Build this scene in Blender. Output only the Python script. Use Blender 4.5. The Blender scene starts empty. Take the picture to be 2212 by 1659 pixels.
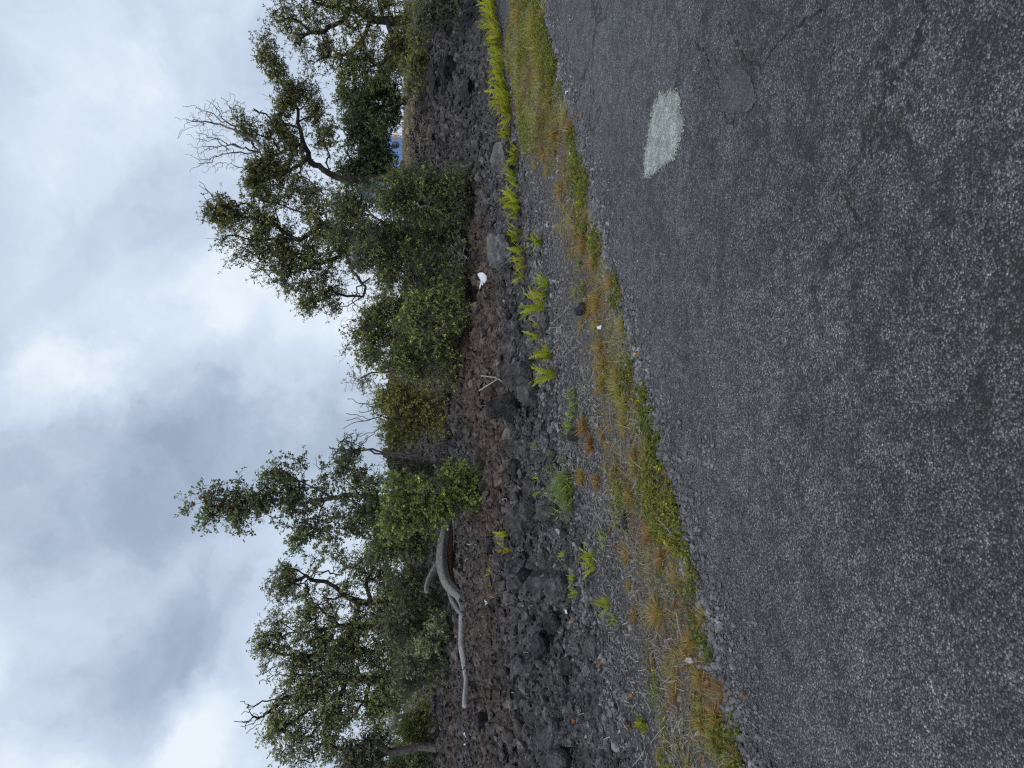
import bpy, bmesh, math, random
import numpy as np
from mathutils import Vector, Matrix

sc = bpy.context.scene
rnd = random.Random(7)
rng = np.random.default_rng(11)
R = math.radians

# ------------------------------------------------------------------ camera, sky, sun
F = 1533.0                      # focal length in pixels of a 2212 x 1659 picture
PITCH = R(8.75)                 # the phone looks a little down
EYE = 1.6
cam_d = bpy.data.cameras.new('camera')
cam_d.sensor_width = 36.0
cam_d.lens = 36.0 * F / 2212.0
cam_d.clip_start = 0.05
cam_d.clip_end = 2000
cam = bpy.data.objects.new('camera', cam_d)
sc.collection.objects.link(cam)
FW = Vector((0, math.cos(PITCH), -math.sin(PITCH)))
UP = Vector((0, math.sin(PITCH), math.cos(PITCH)))
RT = Vector((1, 0, 0))
m = Matrix.Identity(4)          # held sideways: world up points to the left of the picture
m.col[0][:3] = -UP
m.col[1][:3] = RT
m.col[2][:3] = -FW
m.col[3][:3] = (0, 0, EYE)
cam.matrix_world = m
sc.camera = cam

sc.view_settings.view_transform = 'Standard'
sc.view_settings.look = 'None'
sc.view_settings.gamma = 1.0
sc.view_settings.exposure = 0.12
sc.render.film_transparent = False
sc.cycles.max_bounces = 6
sc.cycles.transparent_max_bounces = 4
sc.cycles.use_denoising = False
sc.cycles.filter_width = 1.25

SUN_EL, SUN_AZ = R(58), R(200)   # azimuth clockwise from +Y
sl = bpy.data.lights.new('sun', 'SUN')
sl.energy = 1.5
sl.angle = R(14)
sl.color = (1.0, 0.96, 0.90)
sun = bpy.data.objects.new('sun', sl)
sc.collection.objects.link(sun)
sd = Vector((math.sin(SUN_AZ) * math.cos(SUN_EL), math.cos(SUN_AZ) * math.cos(SUN_EL), math.sin(SUN_EL)))
sun.rotation_euler = sd.to_track_quat('Z', 'Y').to_euler()
sun.location = sd * 30


def rayv(xo, yo):
    return RT * ((829.5 - yo) / F) + UP * ((1106 - xo) / F) + FW


def build_world():
    w = bpy.data.worlds.new('World')
    sc.world = w
    w.use_nodes = True
    nt = w.node_tree
    nt.nodes.clear()
    N, L = nt.nodes.new, nt.links.new

    def math_(op, a, b=None, c=None, clamp=False):
        n = N('ShaderNodeMath'); n.operation = op; n.use_clamp = clamp
        for i, v in enumerate((a, b, c)):
            if v is None: continue
            if isinstance(v, (int, float)): n.inputs[i].default_value = v
            else: L(v, n.inputs[i])
        return n.outputs[0]
    out = N('ShaderNodeOutputWorld')
    sky = N('ShaderNodeTexSky'); sky.sky_type = 'NISHITA'; sky.sun_disc = False
    sky.sun_elevation = SUN_EL; sky.sun_rotation = SUN_AZ
    bg1 = N('ShaderNodeBackground'); bg1.inputs[1].default_value = 0.10
    L(sky.outputs[0], bg1.inputs[0])
    tc = N('ShaderNodeTexCoord')
    dirv = tc.outputs['Generated']
    # warp
    wn = N('ShaderNodeTexNoise'); wn.inputs['Scale'].default_value = 2.2; wn.inputs['Detail'].default_value = 8; wn.inputs['Roughness'].default_value = .6
    L(dirv, wn.inputs['Vector'])
    ws = N('ShaderNodeVectorMath'); ws.operation = 'SUBTRACT'; L(wn.outputs['Color'], ws.inputs[0]); ws.inputs[1].default_value = (.5, .5, .5)
    wm = N('ShaderNodeVectorMath'); wm.operation = 'SCALE'; L(ws.outputs[0], wm.inputs[0]); wm.inputs['Scale'].default_value = 0.42
    wa = N('ShaderNodeVectorMath'); wa.operation = 'ADD'; L(dirv, wa.inputs[0]); L(wm.outputs[0], wa.inputs[1])
    # clouds stretched along a slanting band
    mp = N('ShaderNodeMapping'); L(wa.outputs[0], mp.inputs[0])
    mp.inputs['Rotation'].default_value = (0, R(35), 0)
    mp.inputs['Scale'].default_value = (1.25, 1.4, 1.65)
    n1 = N('ShaderNodeTexNoise'); n1.inputs['Scale'].default_value = 1.9; n1.inputs['Detail'].default_value = 9
    n1.inputs['Roughness'].default_value = 0.52; n1.inputs['Distortion'].default_value = 0.5
    L(mp.outputs[0], n1.inputs['Vector'])
    n2 = N('ShaderNodeTexNoise'); n2.inputs['Scale'].default_value = 5.5; n2.inputs['Detail'].default_value = 7
    n2.inputs['Roughness'].default_value = 0.5
    L(mp.outputs[0], n2.inputs['Vector'])
    val = math_('ADD', math_('MULTIPLY', n1.outputs['Fac'], 1.5), math_('MULTIPLY', n2.outputs['Fac'], 0.58))
    n3 = N('ShaderNodeTexNoise'); n3.inputs['Scale'].default_value = 13; n3.inputs['Detail'].default_value = 6; n3.inputs['Roughness'].default_value = .55
    L(mp.outputs[0], n3.inputs['Vector'])
    val = math_('ADD', val, math_('MULTIPLY', n3.outputs['Fac'], .24))
    val = math_('SUBTRACT', val, 0.59)
    # big bright and dark cloud masses: (xo, yo, radius, strength)
    lumps = [(150, 1060, .20, -.18), (330, 1030, .13, -.22), (60, 1130, .18, -.12), (430, 1420, .15, -.38), (240, 1400, .15, -.26), (20, 790, .07, -.25), (350, 380, .15, -.22), (620, 960, .20, -.16),
             (860, 1620, .12, -.40), (760, 1000, .10, -.25), (340, 60, .10, -.12), (120, 600, .10, -.12),
             (470, 1530, .10, .85), (400, 1590, .07, .45), (230, 830, .08, .6), (350, 730, .13, .26), (300, 1240, .09, .28), (40, 1260, .14, .26), (700, 800, .16, .24), (50, 80, .25, .05),
             (560, 780, .16, .16), (240, 230, .11, .20), (180, 1640, .12, .18), (100, 420, .15, .12), (640, 560, .2, .18)]
    for xo, yo, rad, st in lumps:
        d = rayv(xo, yo).normalized()
        dn = N('ShaderNodeVectorMath'); dn.operation = 'DISTANCE'; L(wa.outputs[0], dn.inputs[0]); dn.inputs[1].default_value = d
        mr = N('ShaderNodeMapRange'); mr.interpolation_type = 'SMOOTHERSTEP'
        mr.inputs['From Min'].default_value = rad * 1.25; mr.inputs['From Max'].default_value = 0
        mr.inputs['To Min'].default_value = 0; mr.inputs['To Max'].default_value = st * .8
        L(dn.outputs['Value'], mr.inputs['Value'])
        val = math_('ADD', val, mr.outputs[0])
    cr = N('ShaderNodeValToRGB')
    e = cr.color_ramp.elements
    e[0].position = 0.05; e[0].color = (.31, .385, .50, 1)
    e[1].position = 0.95; e[1].color = (.80, .87, .94, 1)
    for p, c in ((.27, (.405, .485, .615, 1)), (.47, (.535, .62, .765, 1)), (.70, (.64, .73, .85, 1))):
        x = e.new(p); x.color = c
    L(val, cr.inputs[0])
    bg2 = N('ShaderNodeBackground'); bg2.inputs[1].default_value = 1.0
    L(cr.outputs[0], bg2.inputs[0])
    mx = N('ShaderNodeMixShader'); mx.inputs[0].default_value = 0.94
    L(bg1.outputs[0], mx.inputs[1]); L(bg2.outputs[0], mx.inputs[2])
    L(mx.outputs[0], out.inputs[0])


build_world()

# ------------------------------------------------------------------ numpy noise
def h2(ix, iy, seed=0):
    with np.errstate(over='ignore'):
        a = (ix.astype(np.int64) * 374761393 + iy.astype(np.int64) * 668265263 + seed * 1442695041) & 0xffffffff
        a = ((a ^ (a >> 13)) * 1274126177) & 0xffffffff
        a = ((a ^ (a >> 16)) * 2246822519) & 0xffffffff
        a = a ^ (a >> 15)
    return (a & 0xffffff) / float(0x1000000)


def vn(x, y, seed=0):
    ix, iy = np.floor(x), np.floor(y)
    fx, fy = x - ix, y - iy
    fx = fx * fx * (3 - 2 * fx); fy = fy * fy * (3 - 2 * fy)
    a, b = h2(ix, iy, seed), h2(ix + 1, iy, seed)
    c, d = h2(ix, iy + 1, seed), h2(ix + 1, iy + 1, seed)
    return (a * (1 - fx) + b * fx) * (1 - fy) + (c * (1 - fx) + d * fx) * fy


def fbm(x, y, seed=0, o=4, r=.5):
    s, a, t = 0, 1.0, 0
    for i in range(o):
        s = s + a * vn(x, y, seed + i * 17); t += a; a *= r
        x = x * 2.03 + 11.3; y = y * 2.03 - 7.1
    return s / t


def vor(x, y, seed=0):
    ix, iy = np.floor(x), np.floor(y)
    f1 = np.full(x.shape, 9.0); f2 = f1.copy(); rid = np.zeros(x.shape)
    for dx in (-1, 0, 1):
        for dy in (-1, 0, 1):
            cx, cy = ix + dx, iy + dy
            px, py = cx + h2(cx, cy, seed), cy + h2(cx, cy, seed + 5)
            dd = np.hypot(px - x, py - y)
            r_ = h2(cx, cy, seed + 9)
            nearer = dd < f1
            f2 = np.where(nearer, f1, np.minimum(f2, dd))
            rid = np.where(nearer, r_, rid)
            f1 = np.where(nearer, dd, f1)
    return f1, f2, rid


def sstep(a, b, x):
    t = np.clip((x - a) / (b - a), 0, 1)
    return t * t * (3 - 2 * t)

# ------------------------------------------------------------------ ground shape
NX, NY = -0.63, 0.7766           # across the road, away from it
def dist_road(X, Y): return NX * X + NY * (Y - 4.6)
def along(X, Y): return NY * X - NX * (Y - 4.6)


def flat_at(xo, yo, dist):
    v = rayv(xo, yo)
    return Vector((0, 0, EYE)) + v * (dist / v.y)


MOUNDS = []
for xo, yo, dist, top, rad in ((0, 1020, 19, .62, 2.2), (0, 800, 20, .62, 2.2), (0, 1120, 21, .4, 2.2), (0, 300, 19, .56, 3.6), (0, 60, 17, .30, 4.0), (0, 560, 19, .2, 4)):
    p = flat_at(xo, yo, dist)
    MOUNDS.append((p.x, p.y, top, rad))


def toe(S): return 2.05 + .9 * (vn(S * .22 + 3.1, S * 0 + .5, 3) - .5)


def base_z(X, Y):
    X = np.asarray(X, float); Y = np.asarray(Y, float)
    d, s = dist_road(X, Y), along(X, Y)
    t = d - toe(s)
    z = .105 * np.clip(t, 0, 5.0) + .045 * np.clip(t - 5, 0, 8)
    z = z + .10 * sstep(0, .5, t)
    far = np.hypot(X, Y)
    rough = sstep(0, .8, t) * (1 - sstep(40, 80, far))
    z = z + rough * (.30 * (fbm(X * .55, Y * .55, 21, 3) - .5) + .16 * (fbm(X * 1.7, Y * 1.7, 31, 3) - .45))
    for mx, my, a, r in MOUNDS:
        z = z + a * np.exp(-((X - mx) ** 2 + (Y - my) ** 2) / (r * r))
    z = z + .035 * (fbm(X * 2.2, Y * 2.2, 5, 3) - .5) * sstep(-.05, .5, d)
    z = np.where(d < .12, -.035 + .045 * sstep(-.12, .12, d), z + .01)
    return z


def fine_z(X, Y):
    z = base_z(X, Y)
    d, s = dist_road(X, Y), along(X, Y)
    t = d - toe(s)
    lava = sstep(-.1, .7, t)
    wx = X + .10 * (fbm(X * 5, Y * 5, 41, 2) - .5); wy = Y + .10 * (fbm(X * 5, Y * 5, 47, 2) - .5)
    f1, f2, rid = vor(wx * 3.1, wy * 3.1, 51)
    z = z + lava * ((f2 - f1).clip(0, .35) * .17 + rid * .10 - .08)
    f1, f2, rid = vor(wx * 8.5, wy * 8.5, 61)
    z = z + lava * ((f2 - f1).clip(0, .4) * .085 + rid * .05 - .04)
    z = z + lava * .05 * (fbm(X * 24, Y * 24, 71, 3) - .5)
    gr = sstep(.1, .5, d) * (1 - lava)
    f1, f2, rid = vor(X * 26, Y * 26, 81)
    z = z + gr * ((f2 - f1).clip(0, .5) * .014 + rid * .010)
    return z


def zat(x, y):
    return float(base_z(np.array([x]), np.array([y]))[0])


def hit(xo, yo):
    v = rayv(xo, yo)
    ts = np.concatenate([np.linspace(1.5, 30, 2400), np.linspace(30, 200, 400)])
    X, Y, Z = v.x * ts, v.y * ts, EYE + v.z * ts
    b = base_z(X, Y) >= Z
    i = int(np.argmax(b)) if b.any() else len(ts) - 1
    return Vector((X[i], Y[i], float(base_z(X[i:i + 1], Y[i:i + 1])[0])))

# ------------------------------------------------------------------ object helpers
def link(o): sc.collection.objects.link(o); return o


def tag(o, label=None, cat=None, group=None, kind=None):
    if label: o['label'] = label
    if cat: o['category'] = cat
    if group: o['group'] = group
    if kind: o['kind'] = kind
    return o


def empty(name, loc, rz=0.0):
    o = bpy.data.objects.new(name, None); link(o)
    o.empty_display_size = .1
    o.location = loc; o.rotation_euler = (0, 0, rz)
    return o


def np_mesh(name, V, polys, tint=None, smooth=False, mat=None):
    """V (n,3); polys: list of (m,k) index arrays"""
    me = bpy.data.meshes.new(name)
    V = np.asarray(V, np.float32)
    me.vertices.add(len(V)); me.vertices.foreach_set('co', V.ravel())
    polys = [np.asarray(p, np.int32) for p in polys if len(p)]
    tot = np.concatenate([np.full(len(p), p.shape[1], np.int32) for p in polys])
    idx = np.concatenate([p.ravel() for p in polys])
    me.loops.add(len(idx)); me.loops.foreach_set('vertex_index', idx)
    me.polygons.add(len(tot))
    st = np.concatenate([[0], np.cumsum(tot)[:-1]]).astype(np.int32)
    me.polygons.foreach_set('loop_start', st)
    me.polygons.foreach_set('loop_total', tot)
    me.polygons.foreach_set('use_smooth', np.full(len(tot), smooth, bool))
    if tint is not None:
        a = me.attributes.new('tint', 'FLOAT', 'POINT')
        a.data.foreach_set('value', np.asarray(tint, np.float32))
    me.update(calc_edges=True)
    if mat: me.materials.append(mat)
    return me


def np_obj(name, V, polys, mat, parent=None, tint=None, smooth=False, origin=None):
    V = np.asarray(V, float)
    if origin is not None: V = V - np.array(origin)[None, :]
    o = bpy.data.objects.new(name, np_mesh(name, V, polys, tint, smooth, mat))
    link(o)
    if parent is not None: o.parent = parent
    elif origin is not None: o.location = origin
    return o

# ------------------------------------------------------------------ materials
class NT:
    def __init__(s, name):
        s.m = bpy.data.materials.new(name); s.m.use_nodes = True
        s.nt = s.m.node_tree; s.nt.nodes.clear()
        s.out = s.nt.nodes.new('ShaderNodeOutputMaterial')
    def n(s, t, **kw):
        n = s.nt.nodes.new(t)
        for k, v in kw.items(): setattr(n, k, v)
        return n
    def l(s, a, b): s.nt.links.new(a, b)
    def set(s, n, **kw):
        for k, v in kw.items():
            i = n.inputs[k.replace('_', ' ')]
            if hasattr(v, 'links') or hasattr(v, 'is_linked'): s.l(v, i)
            else: i.default_value = v
        return n
    def pos(s):
        return s.n('ShaderNodeNewGeometry').outputs['Position']
    def noise(s, vec, scale, detail=4, rough=.55, dist=0):
        n = s.n('ShaderNodeTexNoise'); s.l(vec, n.inputs['Vector'])
        n.inputs['Scale'].default_value = scale; n.inputs['Detail'].default_value = detail
        n.inputs['Roughness'].default_value = rough; n.inputs['Distortion'].default_value = dist
        return n
    def vor(s, vec, scale, feature='F1', rand=1.0):
        n = s.n('ShaderNodeTexVoronoi'); n.feature = feature; s.l(vec, n.inputs['Vector'])
        n.inputs['Scale'].default_value = scale; n.inputs['Randomness'].default_value = rand
        return n
    def ramp(s, fac, stops, interp='LINEAR'):
        n = s.n('ShaderNodeValToRGB'); s.l(fac, n.inputs[0])
        cr = n.color_ramp; cr.interpolation = interp
        cr.elements[0].position = stops[0][0]; cr.elements[0].color = (*stops[0][1], 1)
        cr.elements[1].position = stops[-1][0]; cr.elements[1].color = (*stops[-1][1], 1)
        for p, c in stops[1:-1]:
            e = cr.elements.new(p); e.color = (*c, 1)
        return n.outputs[0]
    def mix(s, a, b, fac, mode='MIX'):
        n = s.n('ShaderNodeMix', data_type='RGBA', blend_type=mode)
        for v, i in ((fac, 0), (a, 6), (b, 7)):
            if isinstance(v, (int, float)): n.inputs[i].default_value = v
            elif isinstance(v, tuple): n.inputs[i].default_value = (*v, 1)
            else: s.l(v, n.inputs[i])
        return n.outputs[2]
    def mth(s, op, a, b=None, clamp=False):
        n = s.n('ShaderNodeMath', operation=op); n.use_clamp = clamp
        for i, v in enumerate((a, b)):
            if v is None: continue
            if isinstance(v, (int, float)): n.inputs[i].default_value = v
            else: s.l(v, n.inputs[i])
        return n.outputs[0]
    def mr(s, v, a, b, c=0., d=1., smooth=True):
        n = s.n('ShaderNodeMapRange'); s.l(v, n.inputs['Value'])
        if smooth: n.interpolation_type = 'SMOOTHSTEP'
        n.inputs['From Min'].default_value = a; n.inputs['From Max'].default_value = b
        n.inputs['To Min'].default_value = c; n.inputs['To Max'].default_value = d
        return n.outputs[0]
    def bump(s, h, strength=.5, dist=.01, prev=None):
        n = s.n('ShaderNodeBump'); s.l(h, n.inputs['Height'])
        n.inputs['Strength'].default_value = strength; n.inputs['Distance'].default_value = dist
        if prev is not None: s.l(prev, n.inputs['Normal'])
        return n.outputs[0]
    def bsdf(s, col, rough=.7, normal=None, spec=.5, connect=True):
        b = s.n('ShaderNodeBsdfPrincipled')
        if isinstance(col, tuple): b.inputs['Base Color'].default_value = (*col, 1)
        else: s.l(col, b.inputs['Base Color'])
        if isinstance(rough, (int, float)): b.inputs['Roughness'].default_value = rough
        else: s.l(rough, b.inputs['Roughness'])
        b.inputs['Specular IOR Level'].default_value = spec
        if normal is not None: s.l(normal, b.inputs['Normal'])
        if connect: s.l(b.outputs[0], s.out.inputs[0])
        return b
    def attr(s, name='tint'):
        n = s.n('ShaderNodeAttribute'); n.attribute_name = name
        return n.outputs['Fac']


def mat_asphalt():
    t = NT('asphalt'); P = t.pos()
    P0 = P
    jn = t.noise(P0, 160, 3, .6)
    js = t.n('ShaderNodeVectorMath', operation='SCALE'); t.l(jn.outputs['Color'], js.inputs[0]); js.inputs['Scale'].default_value = .010
    ja = t.n('ShaderNodeVectorMath', operation='ADD'); t.l(P0, ja.inputs[0]); t.l(js.outputs[0], ja.inputs[1])
    v1 = t.vor(ja.outputs[0], 140); v2 = t.vor(ja.outputs[0], 290); v3 = t.vor(P, 60)
    sep = t.n('ShaderNodeSeparateColor'); t.l(v1.outputs['Color'], sep.inputs[0])
    sep2 = t.n('ShaderNodeSeparateColor'); t.l(v2.outputs['Color'], sep2.inputs[0])
    sep3 = t.n('ShaderNodeSeparateColor'); t.l(v3.outputs['Color'], sep3.inputs[0])
    chips = t.ramp(sep.outputs[0], [(0, (.011, .011, .0115)), (.3, (.056, .055, .059)), (.6, (.148, .147, .153)), (.9, (.275, .273, .280)), (1, (.52, .515, .525))])
    chips2 = t.ramp(sep2.outputs[1], [(0, (.014, .014, .015)), (.6, (.095, .094, .100)), (1, (.32, .318, .325))])
    col = t.mix(chips, chips2, .34)
    gap = t.mr(v1.outputs['Distance'], .35, .75)           # dark binder between the chips
    col = t.mix(col, (.018, .018, .020), t.mth('MULTIPLY', gap, .85))
    big = t.mr(sep3.outputs[0], .95, .97)
    col = t.mix(col, (.20, .20, .205), t.mth('MULTIPLY', big, t.mr(v3.outputs['Distance'], .32, .22)))
    n1 = t.noise(P, .55, 5, .6); n2 = t.noise(P, 3.2, 5, .65)
    wear = t.mth('ADD', t.mth('MULTIPLY', n1.outputs[0], .55), t.mth('MULTIPLY', n2.outputs[0], .45))
    col = t.mix(col, t.ramp(t.mr(wear, .34, .64), [(0, (.68, .67, .665)), (.5, (1.0, .99, .985)), (1, (1.28, 1.27, 1.27))]), 1.0, 'MULTIPLY')
    n5 = t.noise(P, 11, 5, .7)
    col = t.mix(col, t.ramp(t.mr(n5.outputs[0], .34, .66), [(0, (.66, .65, .64)), (.5, (1, 1, 1)), (1, (1.25, 1.25, 1.25))]), 1.0, 'MULTIPLY')
    # pits where the binder has been lost, cracks
    n3 = t.noise(P, 7.0, 6, .7)
    pit = t.mr(n3.outputs[0], .62, .70)
    col = t.mix(col, (.012, .012, .012), t.mth('MULTIPLY', pit, .72))
    wv = t.noise(P, 3.0, 6, .6)
    off = t.n('ShaderNodeVectorMath', operation='SCALE'); t.l(wv.outputs['Color'], off.inputs[0]); off.inputs['Scale'].default_value = .9
    ad = t.n('ShaderNodeVectorMath', operation='ADD'); t.l(P, ad.inputs[0]); t.l(off.outputs[0], ad.inputs[1])
    ve = t.vor(ad.outputs[0], .62, 'DISTANCE_TO_EDGE')
    crack = t.mr(ve.outputs['Distance'], .022, .004)
    area = t.noise(P, .5, 2); sepP = t.n('ShaderNodeSeparateXYZ'); t.l(P, sepP.inputs[0])
    am = t.mth('MULTIPLY', t.mr(area.outputs[0], .45, .55), t.mr(sepP.outputs[0], .0, 1.2))
    crack = t.mth('MULTIPLY', crack, am)
    cn = t.noise(P, 30, 3); crack = t.mth('MULTIPLY', crack, t.mr(cn.outputs[0], .35, .55))
    moss = t.ramp(t.noise(P, 14, 2).outputs[0], [(0, (.012, .012, .010)), (.55, (.014, .014, .011)), (.7, (.05, .046, .018))])
    col = t.mix(col, moss, t.mth('MULTIPLY', crack, .9))
    h = t.mth('SUBTRACT', 1.0, v1.outputs['Distance'])
    h = t.mth('ADD', h, t.mth('MULTIPLY', sep.outputs[2], .5))
    h = t.mth('SUBTRACT', h, t.mth('MULTIPLY', pit, .8)); h = t.mth('SUBTRACT', h, t.mth('MULTIPLY', crack, 2.5))
    rd = road_d(t, P)
    lane = t.mr(rd, -2.6, -1.0)
    col = t.mix(col, t.ramp(lane, [(0, (.95, .94, .92)), (1, (1.08, 1.08, 1.10))]), 1.0, 'MULTIPLY')
    wv2 = t.noise(P, 1.6, 6, .65)
    o2 = t.n('ShaderNodeVectorMath', operation='SCALE'); t.l(wv2.outputs['Color'], o2.inputs[0]); o2.inputs['Scale'].default_value = 1.1
    a2 = t.n('ShaderNodeVectorMath', operation='ADD'); t.l(P, a2.inputs[0]); t.l(o2.outputs[0], a2.inputs[1])
    v4 = t.vor(a2.outputs[0], 2.0, 'DISTANCE_TO_EDGE')
    net = t.mth('MULTIPLY', t.mr(v4.outputs['Distance'], .10, .0), t.mr(t.noise(P, 3.5, 5, .7).outputs[0], .40, .56))
    net = t.mth('MULTIPLY', net, t.mr(rd, -1.0, -2.3))
    col = t.mix(col, (.022, .021, .019), t.mth('MULTIPLY', net, .70))
    b = t.bump(h, 1.0, .009)
    t.bsdf(col, .65, b, .38)
    return t.m


def mat_patch(name, stops, dark, sc_=120):
    t = NT(name); P = t.pos()
    v1 = t.vor(P, sc_); sep = t.n('ShaderNodeSeparateColor'); t.l(v1.outputs['Color'], sep.inputs[0])
    col = t.ramp(sep.outputs[0], stops)
    col = t.mix(col, dark, t.mth('MULTIPLY', t.mr(v1.outputs['Distance'], .38, .8), .8))
    n = t.noise(P, 9, 4); col = t.mix(col, t.ramp(t.mr(n.outputs[0], .35, .65), [(0, (.75, .75, .75)), (1, (1.1, 1.1, 1.1))]), 1.0, 'MULTIPLY')
    b = t.bump(t.mth('SUBTRACT', 1.0, v1.outputs['Distance']), .6, .004)
    t.bsdf(col, .75, b, .35)
    return t.m


def road_d(t, P):
    """distance from the road edge, as a socket"""
    d = t.n('ShaderNodeVectorMath', operation='DOT_PRODUCT'); t.l(P, d.inputs[0]); d.inputs[1].default_value = (NX, NY, 0)
    return t.mth('SUBTRACT', d.outputs['Value'], NY * 4.6)


def mat_ground(name='lava_ground', tinted=False, gravel=False):
    t = NT(name); P = t.pos()
    d = road_d(t, P)
    wob = t.noise(P, 1.1, 4)
    dd = t.mth('ADD', d, t.mth('MULTIPLY', t.mth('SUBTRACT', wob.outputs[0], .5), 1.6))
    n1 = t.noise(P, .7, 5, .6); n2 = t.noise(P, 38, 6, .75); n3 = t.noise(P, 7, 6, .7)
    brown = t.ramp(n3.outputs[0], [(.28, (.022, .0185, .0175)), (.5, (.070, .056, .051)), (.7, (.14, .112, .100))])
    char = t.ramp(n3.outputs[0], [(.28, (.021, .021, .022)), (.5, (.060, .0595, .062)), (.7, (.14, .139, .143))])
    if gravel: char = t.ramp(n3.outputs[0], [(.25, (.085, .085, .089)), (.5, (.155, .155, .163)), (.75, (.27, .268, .275))])
    bmix = t.mth('MULTIPLY', t.mr(dd, 3.4, 5.6), t.mr(n1.outputs[0], .38, .60))
    sv = t.n('ShaderNodeVectorMath', operation='DOT_PRODUCT'); t.l(P, sv.inputs[0]); sv.inputs[1].default_value = (NY, -NX, 0)
    s2 = t.mth('SUBTRACT', sv.outputs['Value'], -NX * 4.6)
    bandm = t.mth('MULTIPLY', t.mth('MULTIPLY', t.mr(dd, 2.9, 3.8), t.mr(dd, 7.0, 5.5)), t.mth('MULTIPLY', t.mr(s2, .2, 1.6), t.mr(s2, 8.5, 6.0)))
    brown = t.mix(brown, t.ramp(n3.outputs[0], [(.28, (.024, .0175, .015)), (.5, (.078, .059, .050)), (.7, (.15, .113, .096))]), bandm)
    bmix = t.mth('MAXIMUM', bmix, t.mth('MULTIPLY', bandm, .85))
    col = t.mix(char, brown, bmix)
    col = t.mix(col, t.ramp(n2.outputs[0], [(.3, (.40, .40, .40)), (.5, (.95, .95, .95)), (.7, (1.9, 1.88, 1.85))]), 1.0, 'MULTIPLY')
    # crushed gravel and soil of the shoulder
    vg = t.vor(P, 55); sg = t.n('ShaderNodeSeparateColor'); t.l(vg.outputs['Color'], sg.inputs[0])
    grav = t.ramp(sg.outputs[0], [(0, (.03, .03, .034)), (.5, (.085, .086, .094)), (.85, (.15, .15, .16)), (1, (.26, .26, .26))])
    grav = t.mix(grav, (.012, .012, .012), t.mth('MULTIPLY', t.mr(vg.outputs['Distance'], .3, .7), .8))
    soil = t.ramp(t.noise(P, 60, 5, .7).outputs[0], [(.3, (.04, .036, .033)), (.52, (.105, .096, .088)), (.75, (.22, .205, .185))])
    verge = t.mth('MULTIPLY', t.mr(dd, 1.5, .8), .65)
    g2 = t.mix(grav, soil, verge)
    isg = t.mr(dd, 2.1, 1.5)
    if gravel: col = char
    else: col = t.mix(col, g2, isg)
    if not tinted:
        pass
    if not gravel:
        bk = t.n('ShaderNodeVectorMath', operation='DISTANCE'); t.l(P, bk.inputs[0]); bk.inputs[1].default_value = tuple(flat_at(866, 300, 19.0))
        col = t.mix(col, t.ramp(n3.outputs[0], [(.3, (.08, .065, .045)), (.6, (.22, .185, .125))]), t.mr(bk.outputs['Value'], 2.6, 1.5))
        far = t.n('ShaderNodeVectorMath', operation='LENGTH'); t.l(P, far.inputs[0])
        col = t.mix(col, t.ramp(n3.outputs[0], [(.3, (.06, .05, .036)), (.6, (.13, .112, .078))]), t.mth('MULTIPLY', t.mr(far.outputs['Value'], 19, 23), t.mr(n1.outputs[0], .25, .45)))
    if tinted:
        col = t.mix(col, t.ramp(t.attr(), [(0, (.55, .55, .56)), (.5, (1, 1, 1)), (.8, (1.5, 1.49, 1.48)), (1, (1.9, 1.9, 1.9))]), 1.0, 'MULTIPLY')
    b = t.bump(n2.outputs[0], .9, .02)
    b = t.bump(t.noise(P, 80, 4, .7).outputs[0], .6, .006, b)
    t.bsdf(col, .9, b, .25)
    return t.m


def mat_boulder(name, stops, scale=9):
    t = NT(name)
    P = t.n('ShaderNodeTexCoord').outputs['Object']
    n1 = t.noise(P, scale, 6, .65); n2 = t.noise(P, scale * 6, 5, .7)
    col = t.ramp(n1.outputs[0], stops)
    col = t.mix(col, t.ramp(n2.outputs[0], [(.3, (.55, .55, .55)), (.55, (1, 1, 1)), (.8, (1.35, 1.35, 1.35))]), 1.0, 'MULTIPLY')
    vv = t.vor(P, 45)
    b = t.bump(n2.outputs[0], .8, .015)
    b = t.bump(t.mr(vv.outputs['Distance'], .1, .5), .5, .006, b)
    t.bsdf(col, .9, b, .25)
    return t.m


def mat_leaf(name, stops, trans=.22, rough=.5):
    t = NT(name)
    col = t.ramp(t.attr(), stops)
    b = t.bsdf(col, rough, None, .35, connect=False)
    tr = t.n('ShaderNodeBsdfTranslucent')
    t.l(t.mix(col, (1.3, 1.5, .6), 1.0, 'MULTIPLY'), tr.inputs[0])
    mx = t.n('ShaderNodeMixShader'); mx.inputs[0].default_value = trans * 1.6
    t.l(b.outputs[0], mx.inputs[1]); t.l(tr.outputs[0], mx.inputs[2]); t.l(mx.outputs[0], t.out.inputs[0])
    return t.m


def mat_wood(name, a, b_, c, stretch=(6, 6, 6), bs=.6):
    t = NT(name)
    P = t.n('ShaderNodeTexCoord').outputs['Object']
    mp = t.n('ShaderNodeMapping'); t.l(P, mp.inputs[0]); mp.inputs['Scale'].default_value = stretch
    n1 = t.noise(mp.outputs[0], 3.0, 6, .65)
    col = t.ramp(n1.outputs[0], [(.3, a), (.5, b_), (.72, c)])
    bb = t.bump(n1.outputs[0], bs, .02)
    t.bsdf(col, .85, bb, .25)
    return t.m


def mat_plain(name, col, rough=.6, spec=.4):
    t = NT(name); P = t.n('ShaderNodeTexCoord').outputs['Object']
    n = t.noise(P, 12, 4)
    c = t.mix(tuple(col), t.ramp(n.outputs[0], [(.3, (.8, .8, .8)), (.7, (1.1, 1.1, 1.1))]), 1.0, 'MULTIPLY')
    t.bsdf(c, rough, None, spec)
    return t.m


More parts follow.
